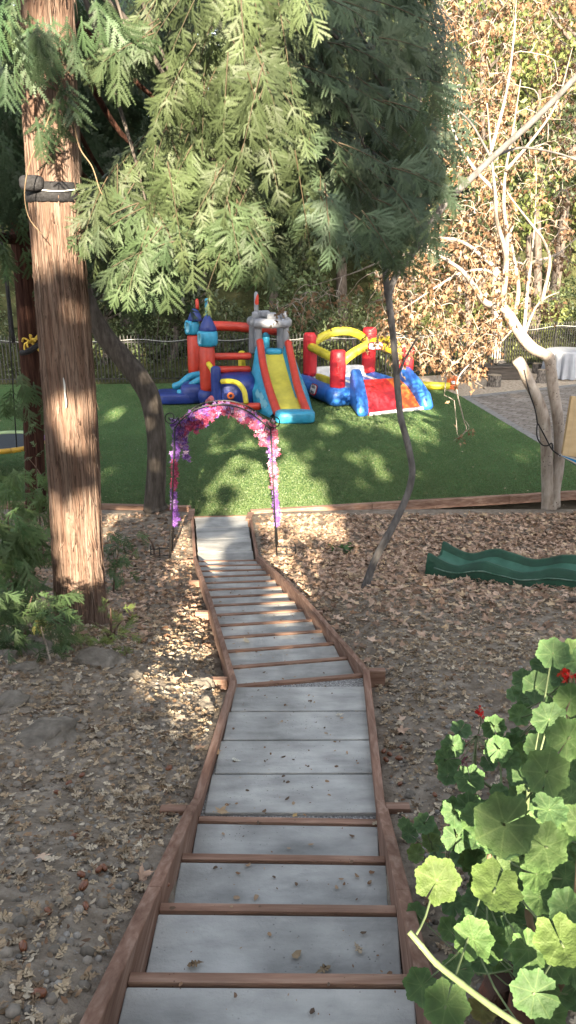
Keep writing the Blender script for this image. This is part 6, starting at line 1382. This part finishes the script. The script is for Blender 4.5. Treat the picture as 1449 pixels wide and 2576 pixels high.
for i, X in enumerate(tx):
    b = A([X, YG-.6, 5.2]); t = T('redwood_tree', 'unseen added shade tree uphill of the stairs, %s' % ('at the far west end of the row','just west of the stair head','just east of the stair head','at the far east end of the row')[i], 'redwood tree', b, 'unseen shade trees added uphill of the stairs')
    P = A([b-A([0,0,1.]), b+A([.1,0,8]), b+A([-.1,0,16]), b+A([0,0,23])]); V, F = trunk_mesh(P, [.42,.34,.22,.06], 24, 60, .09, 6, .6, X); O('trunk', V, F, M['bark_red'], t)
    for k in range(12):
        z = b[2]+4+k*1.5; s = 1 if k % 2 else -1; q = A([b[0], b[1], z]); V, F = tube([q, q+A([s*1.8,.5,.1]), q+A([s*3.6,.55,-.4])], [.06,.045,.015], 6, 10); O('limb', V, F, M['bark_dark'], t)
    m = near == i; k = int(m.sum()); pos = np.column_stack([gx[m], gy[m], gz_[m]])
    V, F, C = scatter(CARD, pos, frames(rng.normal(size=(k, 3)), A([0, 1., -.3])+rng.normal(size=(k, 3))*.45), sz[m], needle_cols(k, (.06,.10,.04), .4)); O('crown', V, F, M['leaf'], t, colr=C)
# ================================================================== LIGHT AND CAMERA
w = bpy.data.worlds.new('World'); sc.world = w; w.use_nodes = True; nt = w.node_tree
sky = nt.nodes.new('ShaderNodeTexSky'); sky.sky_type = 'NISHITA'; sky.sun_disc = False; sky.sun_elevation = EL; sky.sun_rotation = math.pi+HEAD; sky.altitude = 100; sky.air_density = 1.; sky.dust_density = 4.0; sky.ozone_density = 1.
hs_ = nt.nodes.new('ShaderNodeHueSaturation'); hs_.inputs['Saturation'].default_value = .42; nt.links.new(sky.outputs[0], hs_.inputs['Color']); nt.links.new(hs_.outputs[0], nt.nodes['Background'].inputs[0]); nt.nodes['Background'].inputs[1].default_value = .09
sl = bpy.data.lights.new('sun', 'SUN'); sl.energy = 5.0; sl.angle = R(.55); sl.color = (1., .85, .64)
so = bpy.data.objects.new('sun', sl); link(so); so.rotation_euler = Vector(tuple(sd)).to_track_quat('Z', 'Y').to_euler()
cd = bpy.data.cameras.new('camera'); cam = bpy.data.objects.new('camera', cd); link(cam)
cam.location = (0, 0, CAM_Z); cam.rotation_euler = (math.pi/2-PITCH, 0, 0)
cd.sensor_fit = 'VERTICAL'; cd.sensor_height = 36; cd.lens = 36*FOC/2576; cd.clip_end = 1000; cd.clip_start = .05
sc.camera = cam
sc.render.engine = 'CYCLES'; sc.cycles.max_bounces = 6; sc.cycles.diffuse_bounces = 4; sc.cycles.use_denoising = True
sc.cycles.film_exposure = 7.0
sc.view_settings.view_transform = 'Standard'; sc.view_settings.look = 'None'; sc.view_settings.exposure = 0
